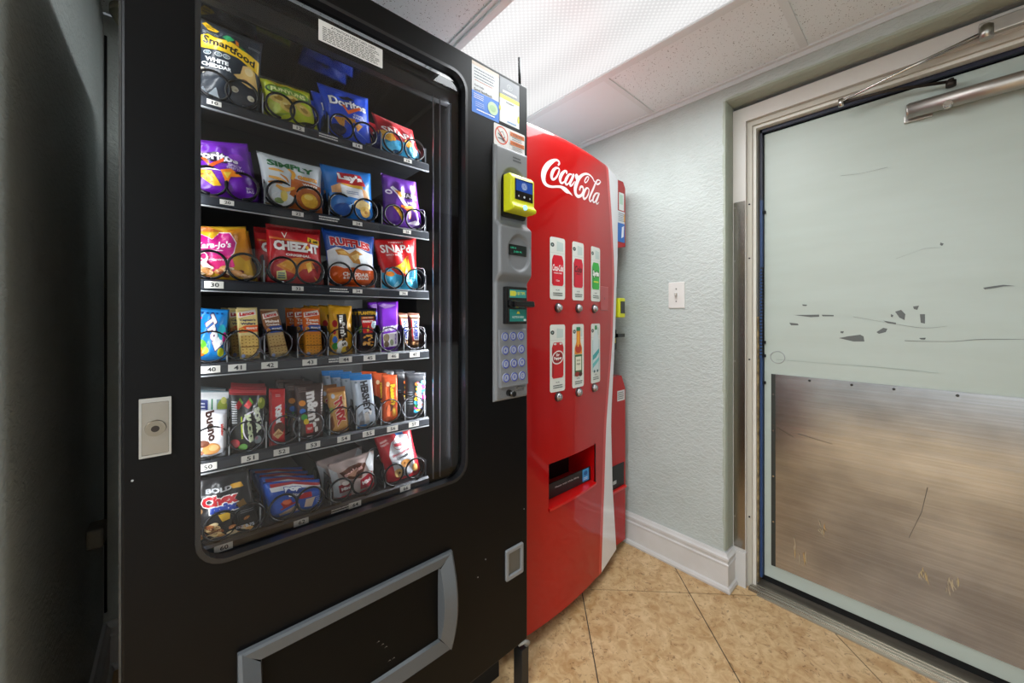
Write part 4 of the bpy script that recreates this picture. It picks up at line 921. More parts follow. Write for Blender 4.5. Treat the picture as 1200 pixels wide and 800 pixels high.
def d_purple_small(p, rd, a):
    p.p('#f0ecf4', [(.20, .76), (.28, .80), (.62, .44), (.54, .40)]); p.p('#e28a2a', [(.28, .72), (.70, .62), (.40, .58)]); p.p('#1c1024', [(.35, .72), (.95, .70), (.95, .60), (.55, .58)]); p.t('#e9e4ee', 'TAKIS', .72, .65, .44, .09, skew=-.03, under='#1c1024')
    p.t('#d9cce4', 'MINI', .74, .50, .26, .06); p.e('#e8e2ee', .14, .66, .09, .045); p.e('#5c2a86', .14, .66, .05, .02)
    p.stroke('#f0b83a', [(.22, .40, .05), (.38, .30, .10), (.46, .14, .06)]); p.stroke('#e8702a', [(.42, .42, .04), (.62, .36, .10), (.66, .20, .06)]); p.stroke('#f2d05a', [(.52, .40, .03), (.72, .42, .06), (.80, .36, .03)])
    p.p('#ded2e8', [(.55, .10), (.80, .18), (.95, .12), (.8, .09)]); p.lines('#b79cd0', .62, .05, .9, .09, 2, .3)
def d_corn(p, rd, a):
    p.p('#c8742c', [(.02, .98), (.30, .99), (.55, .90), (.3, .88), (.05, .92)]); p.p('#d98a1c', [(.62, .94), (.98, .97), (.99, .4), (.88, .36), (.70, .5)])
    for k in range(6): p.r('#e8ad22', .70, .45 + k * .08, .95, .452 + k * .08)
    H = lambda s: [(x_ * s + .33, y_ * s * .95 + .54) for x_, y_ in [(0, -.62), (-.42, -.25), (-.58, .10), (-.50, .38), (-.25, .46), (0, .30), (.22, .52), (.48, .50), (.62, .22), (.50, -.08), (.22, -.34)]]
    p.p('#f4e6ee', H(.70)); p.p('#c11a7c', H(.67)); p.p('#de2f7a', [(.08, .44), (.62, .44), (.66, .25), (.40, .10), (.14, .20)])
    p.t('#f4eef2', "Kara-Jo's", .34, .62, .62, .15, skew=.04, bold=.03, shear=.2); p.lines('#f0d6e4', .14, .50, .5, .56, 1, .3, 4); p.t('#f4e6ee', 'original', .38, .36, .46, .05, shear=.3)
    chips(p, rd, .45, .12, .42, .09, 16, ['#e6b98a', '#b9743c', '#f0d6b0', '#7a3a22', '#d99a5c'], a, .085); p.p('#f2eee6', [(.10, .30), (.24, .42), (.20, .30), (.32, .20), (.16, .22)]); p.ring('#e8dcd0', .16, .42, .06, .07, .015)
def d_cheez(p, rd, a):
    p.r('#8f1016', 0, .90, 1, .99); p.p('#ecc22a', [(.74, .84), (.97, .79), (.96, .71), (.72, .76)]); p.t('#26220e', '3 oz', .85, .775, .19, .06, skew=-.02, bold=.06); p.t('#f3e9e0', 'V', .30, .83, .10, .10, bold=.0)
    p.p('#e0762a', [(.04, .79), (.90, .72), (.90, .69), (.04, .755)])
    p.t('#f6f2ec', 'CHEEZ-IT', .52, .64, .84, .17, skew=-.02, bold=.06, under='#7c0c10'); p.e('#eab02a', .70, .64, .035, .035); p.t('#f0e4dc', 'ORIGINAL', .53, .49, .46, .045, skew=-.01, bold=.05)
    p.p('#e88a26', [(.15, .30), (.35, .42), (.55, .46), (.80, .42), (.92, .30), (.6, .26), (.5, .16), (.3, .22)]); p.p('#f0a83a', [(.2, .32), (.34, .40), (.5, .38), (.4, .22)]); p.p('#eec24a', [(.66, .36), (.76, .40), (.78, .26), (.7, .2)]); p.p('#7c1020', [(.78, .40), (.92, .34), (.9, .2)])
    p.p('#f2ea9c', [(.16, .20), (.30, .23), (.34, .07), (.18, .05)]); p.lines('#2a6a8c', .19, .08, .31, .19, 3, .6); p.p('#eaa83c', [(.80, .16), (.92, .06), (.86, .05)])
def d_ruffles(p, rd, a):
    p.p('#e9edf0', [(.02, .62), (.20, .70), (.40, .66), (.62, .72), (.96, .64), (.98, .34), (.02, .30)]); p.t('#c4141e', 'RUFFLES', .50, .80, .80, .15, skew=-.03, bold=.06, under='#f4f4f2', arc=.02)
    p.p('#c98d3a', [(.16, .64), (.30, .68), (.44, .60), (.56, .68), (.74, .60), (.58, .56), (.72, .42), (.50, .44), (.40, .56), (.20, .56)]); p.p('#e8b860', [(.20, .62), (.34, .64), (.42, .58), (.26, .58)]); p.p('#edc577', [(.46, .56), (.60, .62), (.64, .56), (.54, .48)])
    p.p('#dd5a16', [(0, .34), (.15, .37), (.30, .33), (.50, .36), (.70, .32), (.98, .34), (.98, 0), (0, 0)]); p.p('#e9f0f4', [(.62, .58), (.76, .62), (.80, .40), (.66, .38)])
    p.t('#f5e6da', 'CHEDDAR', .55, .235, .56, .07, bold=.05); p.t('#f5e6da', '& SOUR CREAM', .55, .17, .54, .045, bold=.05); p.p('#b43f0c', [(.1, .05), (.4, .12), (.6, .04)])
def d_snap_red(p, rd, a):
    p.t('#f0d8d4', 'HARVEST', .5, .93, .36, .035, bold=.04); p.t('#f6f1ec', "SNAPd", .46, .80, .70, .16, bold=.02); p.t('#f6f1ec', 'SPICY BLEND', .40, .675, .38, .03)
    p.p('#e8b21e', [(.30, .42), (.55, .52), (.72, .66), (.80, .40), (.62, .30)]); p.p('#b0521c', [(.68, .62), (.76, .68), (.70, .5)]); p.p('#46b2dc', [(0, .34), (.22, .42), (.40, .30), (.60, .26), (.80, .38), (1, .46), (1, 0), (0, 0)])
    p.e('#e58a22', .22, .30, .12, .05); p.e('#2f8fc0', .18, .38, .06, .04); p.e('#c43a1c', .07, .36, .05, .04); p.p('#8fd4ec', [(.3, .06), (.44, .18), (.5, .04)]); p.lines('#2c7aa4', .74, .14, .9, .30, 3, .3, 3)
def d_gummy(p, rd, a):
    p.t('#f2f2f6', 'Trolli', .60, .56, .66, .30, rot=-60, bold=.07, under='#6a1048', uo=.03)
    p.e('#6dc83a', .22, .30, .18, .13); p.e('#f0c022', .14, .22, .14, .10); p.e('#e8781c', .24, .17, .12, .06); p.e('#c6e04a', .36, .22, .09, .07); p.e('#d6de2e', .80, .17, .10, .09); p.e('#36b8c8', .82, .56, .12, .15); p.e('#e0349a', .90, .46, .06, .10); p.e('#e0409a', .2, .82, .06, .03)
    for k in range(5): p.r('#0e3f86', .25 + k * .13, .90, .31 + k * .13, .93)
def d_cracker(main, band, flav, two, three, cr):
    def f(p, rd, a):
        p.p(main, [(0, .52), (1, .52), (1, .97), (0, .97)]); p.p('#efe6dd', [(.06, .80), (.90, .86), (.90, .96), (.06, .90)]); p.t('#b8201c', 'Lance', .48, .88, .70, .07, skew=.05, bold=.05)
        p.t('#2a2f5a' if main != '#d9651c' and main != '#8a5a3a' else '#f2e8dc', two, .5, .755, .74, .055, bold=.04); p.t('#2a2f5a' if main not in ('#d9651c', '#8a5a3a') else '#f2e8dc', three, .5, .69, .70, .045, bold=.04)
        p.p(band, [(.05, .52), (1, .53), (1, .66), (.35, .655), (.05, .60)]); p.t('#f4ece0', flav, .66, .60, .52, .04, bold=.05); p.e('#d99a4a', .20, .575, .12, .045); p.e('#b97830', .2, .575, .05, .02)
        p.p(cr, [(.05, .03), (.96, .03), (.96, .24), (.05, .24)]); p.p(cr, [(.05, .26), (.96, .26), (.96, .47), (.05, .47)]); p.r('#8a5a2a', .05, .243, .96, .256)
        for i in range(5):
            for j in range(7): p.e('#7c4f1c', .16 + i * .17, .08 + j * .06 + (.012 if i % 2 else 0), .03, .010, n=8)
        p.e('#8fa0cc', .16, .08, .10, .04); p.lines('#5a4a3a', .55, .05, .9, .08, 1, .6)
    return f
def d_mm_yellow(p, rd, a):
    p.p('#2a1c10', [(.30, .82), (.70, .84), (.74, .36), (.34, .34)]); p.t('#f2f0ea', "m&m's", .52, .60, .42, .26, rot=-90 + 8, bold=.05) if 0 else p.t('#f2f0ea', "m&m's", .52, .58, .46, .24, rot=-88, bold=.06, under='#2a1c10', uo=.03)
    p.e('#b8201c', .20, .64, .09, .07); p.e('#c8281c', .18, .48, .07, .05)
    p.e('#2f6fc4', .20, .33, .10, .07); p.e('#3f9a3a', .22, .20, .12, .07); p.e('#f0efe8', .50, .22, .22, .10); p.e('#e8c02a', .62, .12, .14, .07); p.e('#7a4a1e', .72, .14, .07, .05); p.t('#2a1c10', 'M S', .56, .30, .20, .16, rot=-80, bold=.05); p.e('#e6e2d8', .38, .10, .10, .06)
def d_peanuts(p, rd, a):
    p.t('#e8b62a', 'PLANTERS', .50, .89, .92, .08, bold=.06); p.r('#e07a1c', .16, .76, .82, .81); p.t('#f0e4cc', 'SALTED', .5, .785, .5, .03); p.p('#c41a1c', [(.14, .74), (.84, .74), (.78, .44), (.26, .44)]); p.t('#f4eee4', 'PEANUTS', .48, .70, .56, .05, bold=.06)
    p.e('#c9d4da', .82, .62, .15, .09); p.e('#8aa0ac', .82, .62, .10, .05); p.p('#e8b63a', [(.44, .50), (.52, .62), (.58, .50), (.50, .45)]); p.p('#5c8a2a', [(.02, .56), (.14, .62), (.16, .48), (.04, .44)])
    chips(p, rd, .5, .26, .28, .13, 16, ['#e0a23c', '#c4812a', '#eec06a'], a * .8, .10); p.p('#d8dadc', [(.86, .40), (.96, .36), (.90, .10), (.84, .12)]); p.p('#1a3f9a', [(.86, .95), (1, .9), (1, .7), (.9, .74)])
def d_purple_bar(p, rd, a):
    p.p('#b890dc', [(.06, .92), (.3, .96), (.9, .93), (.6, .88), (.3, .86)]); p.t('#f0ecf4', 'FIG NEWT', .52, .475, .82, .10, skew=.02, bold=.05, shear=.2); p.p('#c9a8e6', [(.2, .62), (.8, .78), (.5, .70)])
    p.p('#efe9ef', [(.10, .38), (.94, .40), (.94, .12), (.10, .12)]); p.e('#7a6a50', .28, .30, .17, .08); p.e('#5c4a34', .26, .18, .14, .06); p.e('#8f9a7a', .56, .20, .10, .06); p.t('#6a2aa8', 'BERRY', .80, .26, .10, .2); p.r('#5c1ba0', .02, .0, .98, .10)
def d_snick(p, rd, a):
    p.p('#ece8ea', [(.24, .83), (.86, .83), (.92, .24), (.40, .26), (.24, .3)]); p.p('#b5202c', [(.14, .80), (.26, .82), (.30, .24), (.20, .26)]); p.t('#1d3c9c', 'SNICKERS', .58, .54, .52, .38, rot=-90, bold=.06, shear=.15)
    chips(p, rd, .5, .14, .34, .05, 8, ['#b98a5c', '#8a5c34', '#d9b48a'], a, .16); p.r('#c0a080', .06, .88, .94, .93)
def d_bueno(p, rd, a):
    p.p('#e9e9ee', [(0, .86), (.4, .97), (1, .9), (1, .2), (0, .3)]); p.p('#b81c22', [(0, .82), (.06, .90), (.14, .72), (.10, .60), (.16, .52), (0, .46)]); p.t('#35180e', 'bueno', .55, .68, .60, .26, rot=-80, bold=.05); p.t('#c0342c', 'kinder', .86, .58, .26, .08, rot=-85, bold=.05)
    p.e('#c98a4a', .55, .22, .26, .12); p.e('#6a3418', .30, .34, .20, .07); p.e('#e6b478', .62, .24, .14, .06); p.e('#8a4a24', .2, .16, .14, .05); p.p('#9a1c1e', [(0, .02), (.2, .12), (.14, .30), (0, .36)]); p.e('#b9bcc6', .84, .12, .1, .06)
def d_nutri(p, rd, a):
    p.p('#eef0f2', [(.02, .80), (.98, .88), (.98, .98), (.02, .94)]); p.r('#1d2f86', .02, .55, .40, .84); p.lines('#dfe4f2', .06, .60, .36, .80, 4, .5); p.r('#e8f0ee', .42, .62, .64, .86); p.r('#2c8a5c', .50, .62, .54, .86); p.e('#9aaa3a', .80, .72, .14, .14); p.e('#c9c86a', .84, .84, .08, .06); p.p('#a8202a', [(.02, .86), (.12, .93), (.12, .86)])
def d_sour(p, rd, a):
    p.r('#9a1e26', 0, .92, 1, 1); p.r('#b8444a', 0, .955, 1, .963)
    for x, y, c in ((.22, .80, '#c8282e'), (.48, .81, '#d63a3c')): p.p(c, [(x - .11, y - .05), (x + .02, y + .05), (x + .11, y - .02), (x, y - .09)]); p.p('#6fae3a', [(x + .02, y + .05), (x + .11, y - .02), (x + .14, y + .01), (x + .06, y + .08)])
    p.e('#8a9a2a', .86, .80, .11, .09); p.e('#c6c84a', .84, .84, .04, .04)
    p.e('#e2dce8', .60, .45, .30, .24); p.e('#141414', .62, .44, .27, .23); p.t('#e3ecd2', 'SOUR', .76, .54, .40, .17, rot=-78, bold=.08); p.t('#d8e4bc', 'JACKS', .50, .43, .46, .17, rot=-78, bold=.08); p.t('#c8e02a', 'WATERMELON', .30, .44, .34, .045, rot=-86, bold=.05)
    p.lines('#c8ccd0', .04, .50, .18, .84, 10, .5, 4); p.e('#b83038', .12, .20, .13, .07); p.e('#5c9a3a', .34, .14, .12, .05); p.e('#8f9aa0', .76, .22, .1, .07); p.e('#a87a8c', .72, .25, .05, .03)
def d_wafer(p, rd, a):
    p.lines('#d8b4b0', .36, .86, .70, .91, 2, .5); p.t('#f4f2f2', 'KitKat', .56, .55, .34, .40, rot=-80, bold=.07, shear=.2); p.e('#5c2a14', .60, .32, .34, .10); p.p('#e0b884', [(.20, .22), (.55, .31), (.86, .22), (.52, .13)])
    for k in range(3): p.stroke('#a8703c', [(.32 + k * .12, .20 + k * .01, .02), (.58 + k * .1, .26 - k * .02, .02)])
    p.r('#8c1014', .02, .02, .14, .95)
def d_mm_brown(p, rd, a):
    p.t('#ece8e6', "m&m's", .58, .56, .62, .42, rot=-86, bold=.05, under='#7a6a62', uo=.03); p.e('#e08a22', .20, .68, .12, .05); p.e('#2f6fc4', .20, .54, .11, .05); p.e('#3f9a3a', .24, .44, .12, .05); p.e('#e2c22a', .30, .36, .10, .05); p.rr('#b01c20', .26, .16, .56, .32, .04); p.t('#f2e4e0', 'TREAT', .41, .24, .2, .04, skew=.02)
    p.lines('#8f7a70', .12, .86, .4, .94, 3, .4); p.lines('#a89890', .86, .5, .95, .9, 9, .4); p.t('#f0ece8', 'S', .68, .21, .10, .12, rot=-80, bold=.06); p.lines('#e8e4e0', .3, .05, .56, .12, 2, .5)
def d_twix(p, rd, a):
    p.r('#a5662a', .0, .90, 1, 1); p.e('#c0cad4', .26, .83, .10, .05); p.t('#c01c22', 'TWIX', .55, .50, .56, .46, rot=-80, bold=.08, under='#f2e6d8', uo=.03); p.e('#8aa04a', .12, .55, .1, .06); p.p('#7a4018', [(.0, .36), (.14, .44), (.2, .2), (0, .1)]); p.p('#c6803a', [(.2, .08), (.8, .12), (.95, .04)]); p.p('#e8c28a', [(.70, .74), (.9, .72), (.86, .5)])
def d_hersh(p, rd, a):
    p.r('#1c7fcc', 0, .90, 1, 1); p.t('#23232a', "HERSHEY'S", .58, .56, .64, .36, rot=-86, bold=.05); p.p('#7e8086', [(.12, .26), (.34, .34), (.40, .06), (.14, .06)]); p.p('#c9c6c2', [(.40, .28), (.60, .30), (.64, .08), (.42, .06)]); p.p('#f2f2f0', [(.6, .34), (.8, .3), (.7, .22)]); p.e('#8c9aa6', .20, .86, .06, .02); p.r('#2f80c4', .04, .0, .5, .06)
def d_reese(p, rd, a):
    p.e('#f0c8a0', .32, .80, .12, .05); p.stroke('#f09a6a', [(.22, .74, .04), (.20, .6, .03), (.26, .5, .03)]); p.t('#f0c41c', "Reese's", .64, .58, .46, .34, rot=-84, bold=.06, shear=.15, under='#6a2a0c', uo=.02); p.e('#6a2c10', .42, .30, .24, .08); p.e('#d88a2c', .70, .20, .14, .11); p.e('#f2c84a', .70, .22, .07, .06); p.e('#f07a4a', .34, .24, .12, .14); p.e('#b0481c', .3, .08, .2, .04)
def d_candy(p, rd, a):
    cs = ['#2aa0d8', '#e6c62a', '#e0409a', '#3fae4a', '#e8742a', '#58c6e6']
    for k in range(18): p.e(cs[k % 6], .62 + rd.uniform(-.22, .22), .16 + k * .037, .12, .045)
    p.t('#f4f4f6', 'AIRHEADS', .62, .50, .56, .20, rot=-88, bold=.06, under='#2a3f9a', uo=.04); p.lines('#8f96a0', .06, .3, .3, .6, 6, .4)
def d_chex(p, rd, a):
    p.t('#b9bcc0', 'BOLD', .42, .80, .46, .07, bold=.05, skew=.02); p.t('#b8202a', 'Chex', .42, .65, .62, .16, bold=.07, under='#ececea', uo=.03, skew=.05); p.t('#20409c', 'mix', .48, .53, .50, .13, bold=.08, under='#ececea', uo=.03, skew=.04)
    p.p('#cf9a2a', [(.62, .84), (.82, .86), (.86, .79), (.66, .78)]); p.p('#8f6a34', [(.68, .56), (.82, .60), (.86, .50), (.72, .47)]); p.p('#e2b63c', [(.36, .43), (.56, .46), (.54, .34), (.42, .31)])
    chips(p, rd, .45, .17, .42, .13, 26, ['#d9a25c', '#b9743c', '#e8c48a', '#8a4c24', '#f0d9a8'], a, .08); p.t('#d8dbe6', 'OZ 8.75', .76, .19, .30, .05, skew=.02, bold=.03); p.e('#7a5a3a', .08, .55, .04, .04)
    p.lines('#9a9ea4', .72, .40, .98, .46, 2, .25)
def d_pastry(p, rd, a):
    p.p('#a82a2e', [(.1, .94), (.5, .98), (1, .90), (1, .82), (.5, .90), (.1, .86)]); p.p('#e8eaee', [(.08, .86), (.5, .92), (1, .82), (1, .76), (.6, .82), (.1, .74)])
    p.t('#eef2fa', 'pop', .48, .78, .30, .16, bold=.08, under='#163a96', uo=.03); p.t('#eef2fa', 'bites', .52, .62, .28, .11, bold=.06, under='#163a96', uo=.03); p.p('#c82a34', [(.52, .50), (.66, .64), (.80, .66), (.80, .50), (.60, .46)])
    p.p('#b8281e', [(.22, .42), (.40, .52), (.44, .36), (.26, .28)]); p.e('#e06a3c', .33, .43, .08, .07); p.p('#d8b89a', [(.16, .12), (.54, .34), (.55, .16), (.18, .04)]); p.p('#e6cdb4', [(.68, .44), (.86, .48), (.76, .18), (.62, .20)]); p.p('#b42a28', [(.2, .26), (.5, .42), (.5, .38), (.2, .22)]); p.lines('#cfdcf4', .86, .2, .95, .5, 5, .3)
def d_cookies(p, rd, a):
    p.p('#c3c6cc', [(0, .9), (.14, .74), (.2, .0), (.02, .05)]); p.p('#5c3020', [(.18, .72), (.60, .86), (.80, .78), (.66, .44), (.30, .52)]); p.t('#d6a8a4', 'cookies', .48, .68, .44, .12, rot=14, bold=.05); p.p('#a87a64', [(.3, .62), (.6, .72), (.5, .54)])
    p.p('#8e1626', [(.12, .38), (.42, .46), (.44, .20), (.14, .16)]); p.p('#b51e34', [(.62, .40), (.94, .52), (.96, .22), (.64, .10)]); p.t('#efe4e4', 'Mini', .78, .32, .24, .10, rot=12, bold=.05); p.p('#c8202c', [(.04, 0), (.44, .06), (.4, .0)]); p.p('#c8202c', [(.60, .02), (1, .20), (1, .08), (.8, 0)]); p.p('#dfe2e6', [(.78, .78), (.9, 1), (1, .9), (1, .5), (.86, .56)]); p.e('#e8dad4', .28, .42, .08, .06); p.t('#efe4e4', 'Mini', .28, .28, .22, .09, rot=6, bold=.05)
def d_famous(p, rd, a):
    p.p('#dadde4', [(.28, .10), (.20, .55), (.36, .78), (.60, .90), (.84, .86), (.86, .50), (.84, .12), (.5, .04)]); p.rr('#2a6cb4', .54, .88, .74, 1.0, .02); p.t('#e8f2fa', 'NEW', .64, .945, .12, .05); p.ring('#a82a3c', .50, .72, .13, .10, .012); p.r('#a82a3c', .40, .69, .60, .75)
    p.t('#a82a3c', 'CHOCOLATE CHIP', .55, .555, .54, .04, bold=.05, rot=8); p.t('#26262a', 'COOKIES', .55, .47, .34, .045, bold=.05, rot=8); p.t('#e8c8c8', 'GRAND', .18, .82, .2, .035, rot=10); p.t('#e8c8c8', 'TREATS', .18, .76, .22, .035, rot=10)
    p.e('#b27a3c', .60, .33, .15, .08); p.e('#8a5424', .56, .34, .04, .02); p.e('#8a5424', .66, .31, .04, .02); p.e('#d9b06a', .36, .16, .12, .10); p.e('#5c3416', .38, .16, .03, .03); p.e('#d9a25c', .84, .18, .08, .09); p.p('#c22430', [(.1, .02), (.4, .06), (.9, .1), (.9, .02)])

G1, G2, G3, G4, G5, G6 = ['snack packets on the %s shelf' % s for s in ('top', 'second', 'third', 'fourth', 'fifth', 'bottom')]
YP = .988
def pk(*a, **k): return packet(*a, **k)
pk('popcorn_bag', [(227, 18), (308, 52), (305, 134), (227, 108)], 0.950, 0.0187, '#26303c', d_popcorn, 'black popcorn bag with yellow banner on the top shelf, beside the left frame', 'popcorn bag', G1, seed=1, behind=1, blabels=['black popcorn bag standing behind the yellow-bannered one on the top shelf'])
pk('onion_ring_bag', [(303, 88), (362, 107), (374, 156), (311, 135)], 0.950, 0.0156, '#c2cc1e', d_rings, 'lime yellow onion ring snack bag on the top shelf', 'snack bag', G1, seed=2, behind=3, blabels=['lime yellow snack bag second in line on the top shelf', 'lime yellow snack bag third in line on the top shelf', 'lime yellow snack bag last in line on the top shelf'])
pk('tortilla_chip_bag', [(371, 97), (431, 116), (436, 173), (384, 157)], 0.950, 0.0156, '#1446c8', d_nacho_blue, 'royal blue tortilla chip bag on the top shelf', 'chip bag', G1, seed=3, behind=3, blabels=['royal blue chip bag second in line on the top shelf', 'royal blue chip bag third in line on the top shelf', 'royal blue chip bag last in line on the top shelf'])
pk('crisp_bag', [(435, 132), (483, 153), (496, 193), (447, 178)], 0.950, 0.014, '#a81c24', d_snap_dark, 'dark red and sky blue snack bag at the right end of the top shelf', 'snack bag', G1, seed=4, behind=2, blabels=['red and blue snack bag second in line right on the top shelf', 'red and blue snack bag third in line right on the top shelf'])
pk('tortilla_chip_bag', [(224, 163), (290, 169), (305, 238), (224, 229)], 0.945, 0.0187, '#6a1fa8', d_purple, 'large purple tortilla chip bag on the second shelf beside the left frame', 'chip bag', G2, seed=5, behind=1, bdx=.012, blabels=['purple tortilla chip bag showing behind the large one on the second shelf'])
pk('cheese_puff_bag', [(300, 177), (377, 197), (378, 252), (309, 240)], 0.945, 0.0164, '#ccd3d6', d_simply, 'pale grey and orange cheese puff bag with green lettering on the second shelf', 'snack bag', G2, seed=6)
pk('potato_chip_bag', [(374, 192), (434, 204), (439, 262), (385, 253)], 0.945, 0.0164, '#2076c8', d_lays, 'bright blue potato chip bag with red banner on the second shelf', 'chip bag', G2, seed=7, behind=1, blabels=['bright blue potato chip bag second in line on the second shelf'])
pk('corn_snack_bag', [(446, 203), (487, 214), (496, 271), (448, 264)], 0.945, 0.014, '#5e2a92', d_purple_small, 'small violet snack bag at the right end of the second shelf', 'snack bag', G2, seed=8)
pk('caramel_corn_bag', [(224, 265), (288, 266), (302, 329), (224, 327)], 0.948, 0.0179, '#e2b02a', d_corn, 'yellow caramel corn bag with magenta heart on the third shelf', 'popcorn bag', G3, seed=9, behind=1, bdx=.012, blabels=['yellow caramel corn bag standing behind the one with the magenta heart'])
pk('cheese_cracker_bag', [(311, 262), (375, 270), (380, 335), (310, 331)], 0.948, 0.0172, '#c01820', d_cheez, 'bright red cheese cracker bag with yellow corner flash on the third shelf', 'snack bag', G3, seed=10, behind=1, bdx=-.014, blabels=['red cheese cracker bag sticking out behind its twin on the third shelf'])
pk('ridged_chip_bag', [(376, 267), (438, 278), (440, 338), (385, 336)], 0.948, 0.0164, '#1d50a8', d_ruffles, 'blue and orange ridged chip bag with red lettering on the third shelf', 'chip bag', G3, seed=11)
pk('crisp_bag', [(436, 280), (487, 280), (490, 341), (447, 338)], 0.948, 0.0148, '#c41a20', d_snap_red, 'scarlet and light blue snack bag at the right end of the third shelf', 'snack bag', G3, seed=12)
pk('gummy_candy_bag', [(224, 360), (269, 363), (266, 422), (224, 425)], 0.952, 0.014, '#1f86d4', d_gummy, 'blue gummy candy bag on the fourth shelf beside the left frame', 'candy bag', G4, seed=13, behind=1, blabels=['blue gummy candy bag second in line on the fourth shelf'])
pk('cracker_pack', [(276, 360), (301, 360), (305, 420), (281, 422)], 0.952, 0.011, '#e6d296', d_cracker('#e4cf8a', '#dd5c22', 'PEANUT', "Captain's", 'Wafers', '#dcb86a'), 'cream cracker pack with orange flash on the fourth shelf', 'cracker pack', G4, 'box', 14, behind=2, bdx=-.010, blabels=['cream cracker pack second in line on the fourth shelf', 'cream cracker pack third in line on the fourth shelf'])
pk('cracker_pack', [(304, 362), (325, 362), (339, 417), (317, 421)], 0.952, 0.011, '#c9ae84', d_cracker('#8a5a3a', '#2a50a0', 'PEANUT', 'Malted', 'Crackers', '#d0ae72'), 'brown and blue cracker pack leaning to the left on the fourth shelf', 'cracker pack', G4, 'box', 15)
pk('cracker_pack', [(353, 360), (374, 361), (378, 418), (357, 419)], 0.952, 0.011, '#e08a26', d_cracker('#d9651c', '#2a50a0', 'PEANUT', 'Toast', 'Chee', '#e89a2e'), 'bright orange cheese cracker pack on the fourth shelf', 'cracker pack', G4, 'box', 16, behind=2, bdx=-.008, blabels=['orange cracker pack second in line on the fourth shelf', 'orange cracker pack third in line on the fourth shelf'])
pk('chocolate_candy_bag', [(384, 357), (412, 359), (414, 415), (385, 418)], 0.952, 0.013, '#e0a41c', d_mm_yellow, 'yellow peanut candy bag on the fourth shelf', 'candy bag', G4, 'bag', 17, behind=3, bdx=-.008, blabels=['yellow candy bag second in line on the fourth shelf', 'yellow candy bag third in line on the fourth shelf', 'yellow candy bag last in line on the fourth shelf'])
pk('peanut_packet', [(418, 361), (441, 361), (439, 411), (420, 414)], 0.952, 0.012, '#191a2c', d_peanuts, 'navy and red peanut packet on the fourth shelf', 'peanut packet', G4, 'bar', 18, behind=2, bdx=.006, blabels=['navy peanut packet second in line on the fourth shelf', 'navy peanut packet third in line on the fourth shelf'])
pk('fruit_bar', [(441, 353), (466, 353), (466, 411), (447, 415)], 0.952, 0.013, '#7e2cc4', d_purple_bar, 'tall purple wrapped fruit bar pack on the fourth shelf', 'snack bar', G4, 'bar', 19, behind=1, bdx=-.006, blabels=['purple snack pack standing behind the tall one on the fourth shelf'])
pk('candy_bar', [(477, 366), (491, 367), (490, 408), (481, 410)], 0.952, 0.011, '#6a3e2a', d_snick, 'slim brown candy bar with white panel right on the fourth shelf', 'candy bar', G4, 'bar', 20, behind=2, bdx=-.010, blabels=['slim brown candy bar second in line on the fourth shelf', 'slim brown candy bar third in line on the fourth shelf'])
pk('label_backed_packet', [(225, 455), (269, 458), (267, 525), (225, 530)], 0.972, 0.01, '#8aa0aa', d_nutri, 'pale packet with blue print standing behind the white chocolate bar', 'candy packet', G5, 'bar', 21, behind=1, blabels=['pale packet third in line at the left of the fifth shelf'])
pk('chocolate_bar', [(224, 481), (266, 479), (265, 534), (224, 541)], 0.938, 0.013, '#c9cbd3', d_bueno, 'white chocolate bar pack with hazelnut picture on the fifth shelf', 'chocolate bar', G5, 'bar', 22)
pk('sour_candy_bag', [(268, 456), (312, 457), (312, 528), (269, 536)], 0.942, 0.012, '#1b2020', d_sour, 'black sour candy bag with red top seal on the fifth shelf', 'candy bag', G5, 'bag', 23, behind=2, bdx=.006, blabels=['black sour candy bag second in line on the fifth shelf', 'black sour candy bag third in line on the fifth shelf'])
pk('wafer_bar', [(315, 455), (334, 455), (334, 520), (315, 524)], 0.942, 0.01, '#c8141c', d_wafer, 'red wafer bar standing upright on the fifth shelf', 'chocolate bar', G5, 'bar', 24)
pk('chocolate_candy_bag', [(344, 450), (379, 448), (378, 514), (351, 519)], 0.942, 0.012, '#3a221c', d_mm_brown, 'dark brown candy bag on the fifth shelf', 'candy bag', G5, 'bar', 25, behind=2, bdx=-.010, blabels=['dark brown candy bag second in line on the fifth shelf', 'dark brown candy bag third in line on the fifth shelf'])
pk('caramel_bar', [(382, 455), (404, 452), (409, 504), (388, 511)], 0.942, 0.011, '#c8924a', d_twix, 'golden caramel bar with red lettering on the fifth shelf', 'chocolate bar', G5, 'bar', 26, behind=1, bdx=-.006, blabels=['golden caramel bar second in line on the fifth shelf'])
pk('milk_chocolate_bar', [(409, 439), (435, 438), (441, 498), (418, 502)], 0.942, 0.011, '#b8c4d2', d_hersh, 'silver chocolate bar pack with blue top on the fifth shelf', 'chocolate bar', G5, 'bar', 27, behind=3, bdx=-.010, step=.04, blabels=['silver and blue chocolate pack second in line on the fifth shelf', 'silver and blue chocolate pack third in line on the fifth shelf', 'silver and blue chocolate pack last in line on the fifth shelf'])
pk('peanut_butter_cup', [(447, 438), (465, 439), (466, 491), (448, 496)], 0.942, 0.011, '#e0561a', d_reese, 'vivid orange peanut butter candy pack on the fifth shelf', 'candy pack', G5, 'bar', 28, behind=2, bdx=-.009, blabels=['orange candy pack second in line on the fifth shelf', 'orange candy pack third in line on the fifth shelf'])
pk('chewy_candy_bag', [(474, 436), (499, 436), (498, 488), (475, 490)], 0.942, 0.011, '#26282e', d_candy, 'black bag of rainbow chewy candy at the right end of the fifth shelf', 'candy bag', G5, 'bar', 29, behind=2, bdx=-.012, blabels=['black rainbow candy bag second in line on the fifth shelf', 'black rainbow candy bag third in line on the fifth shelf'])
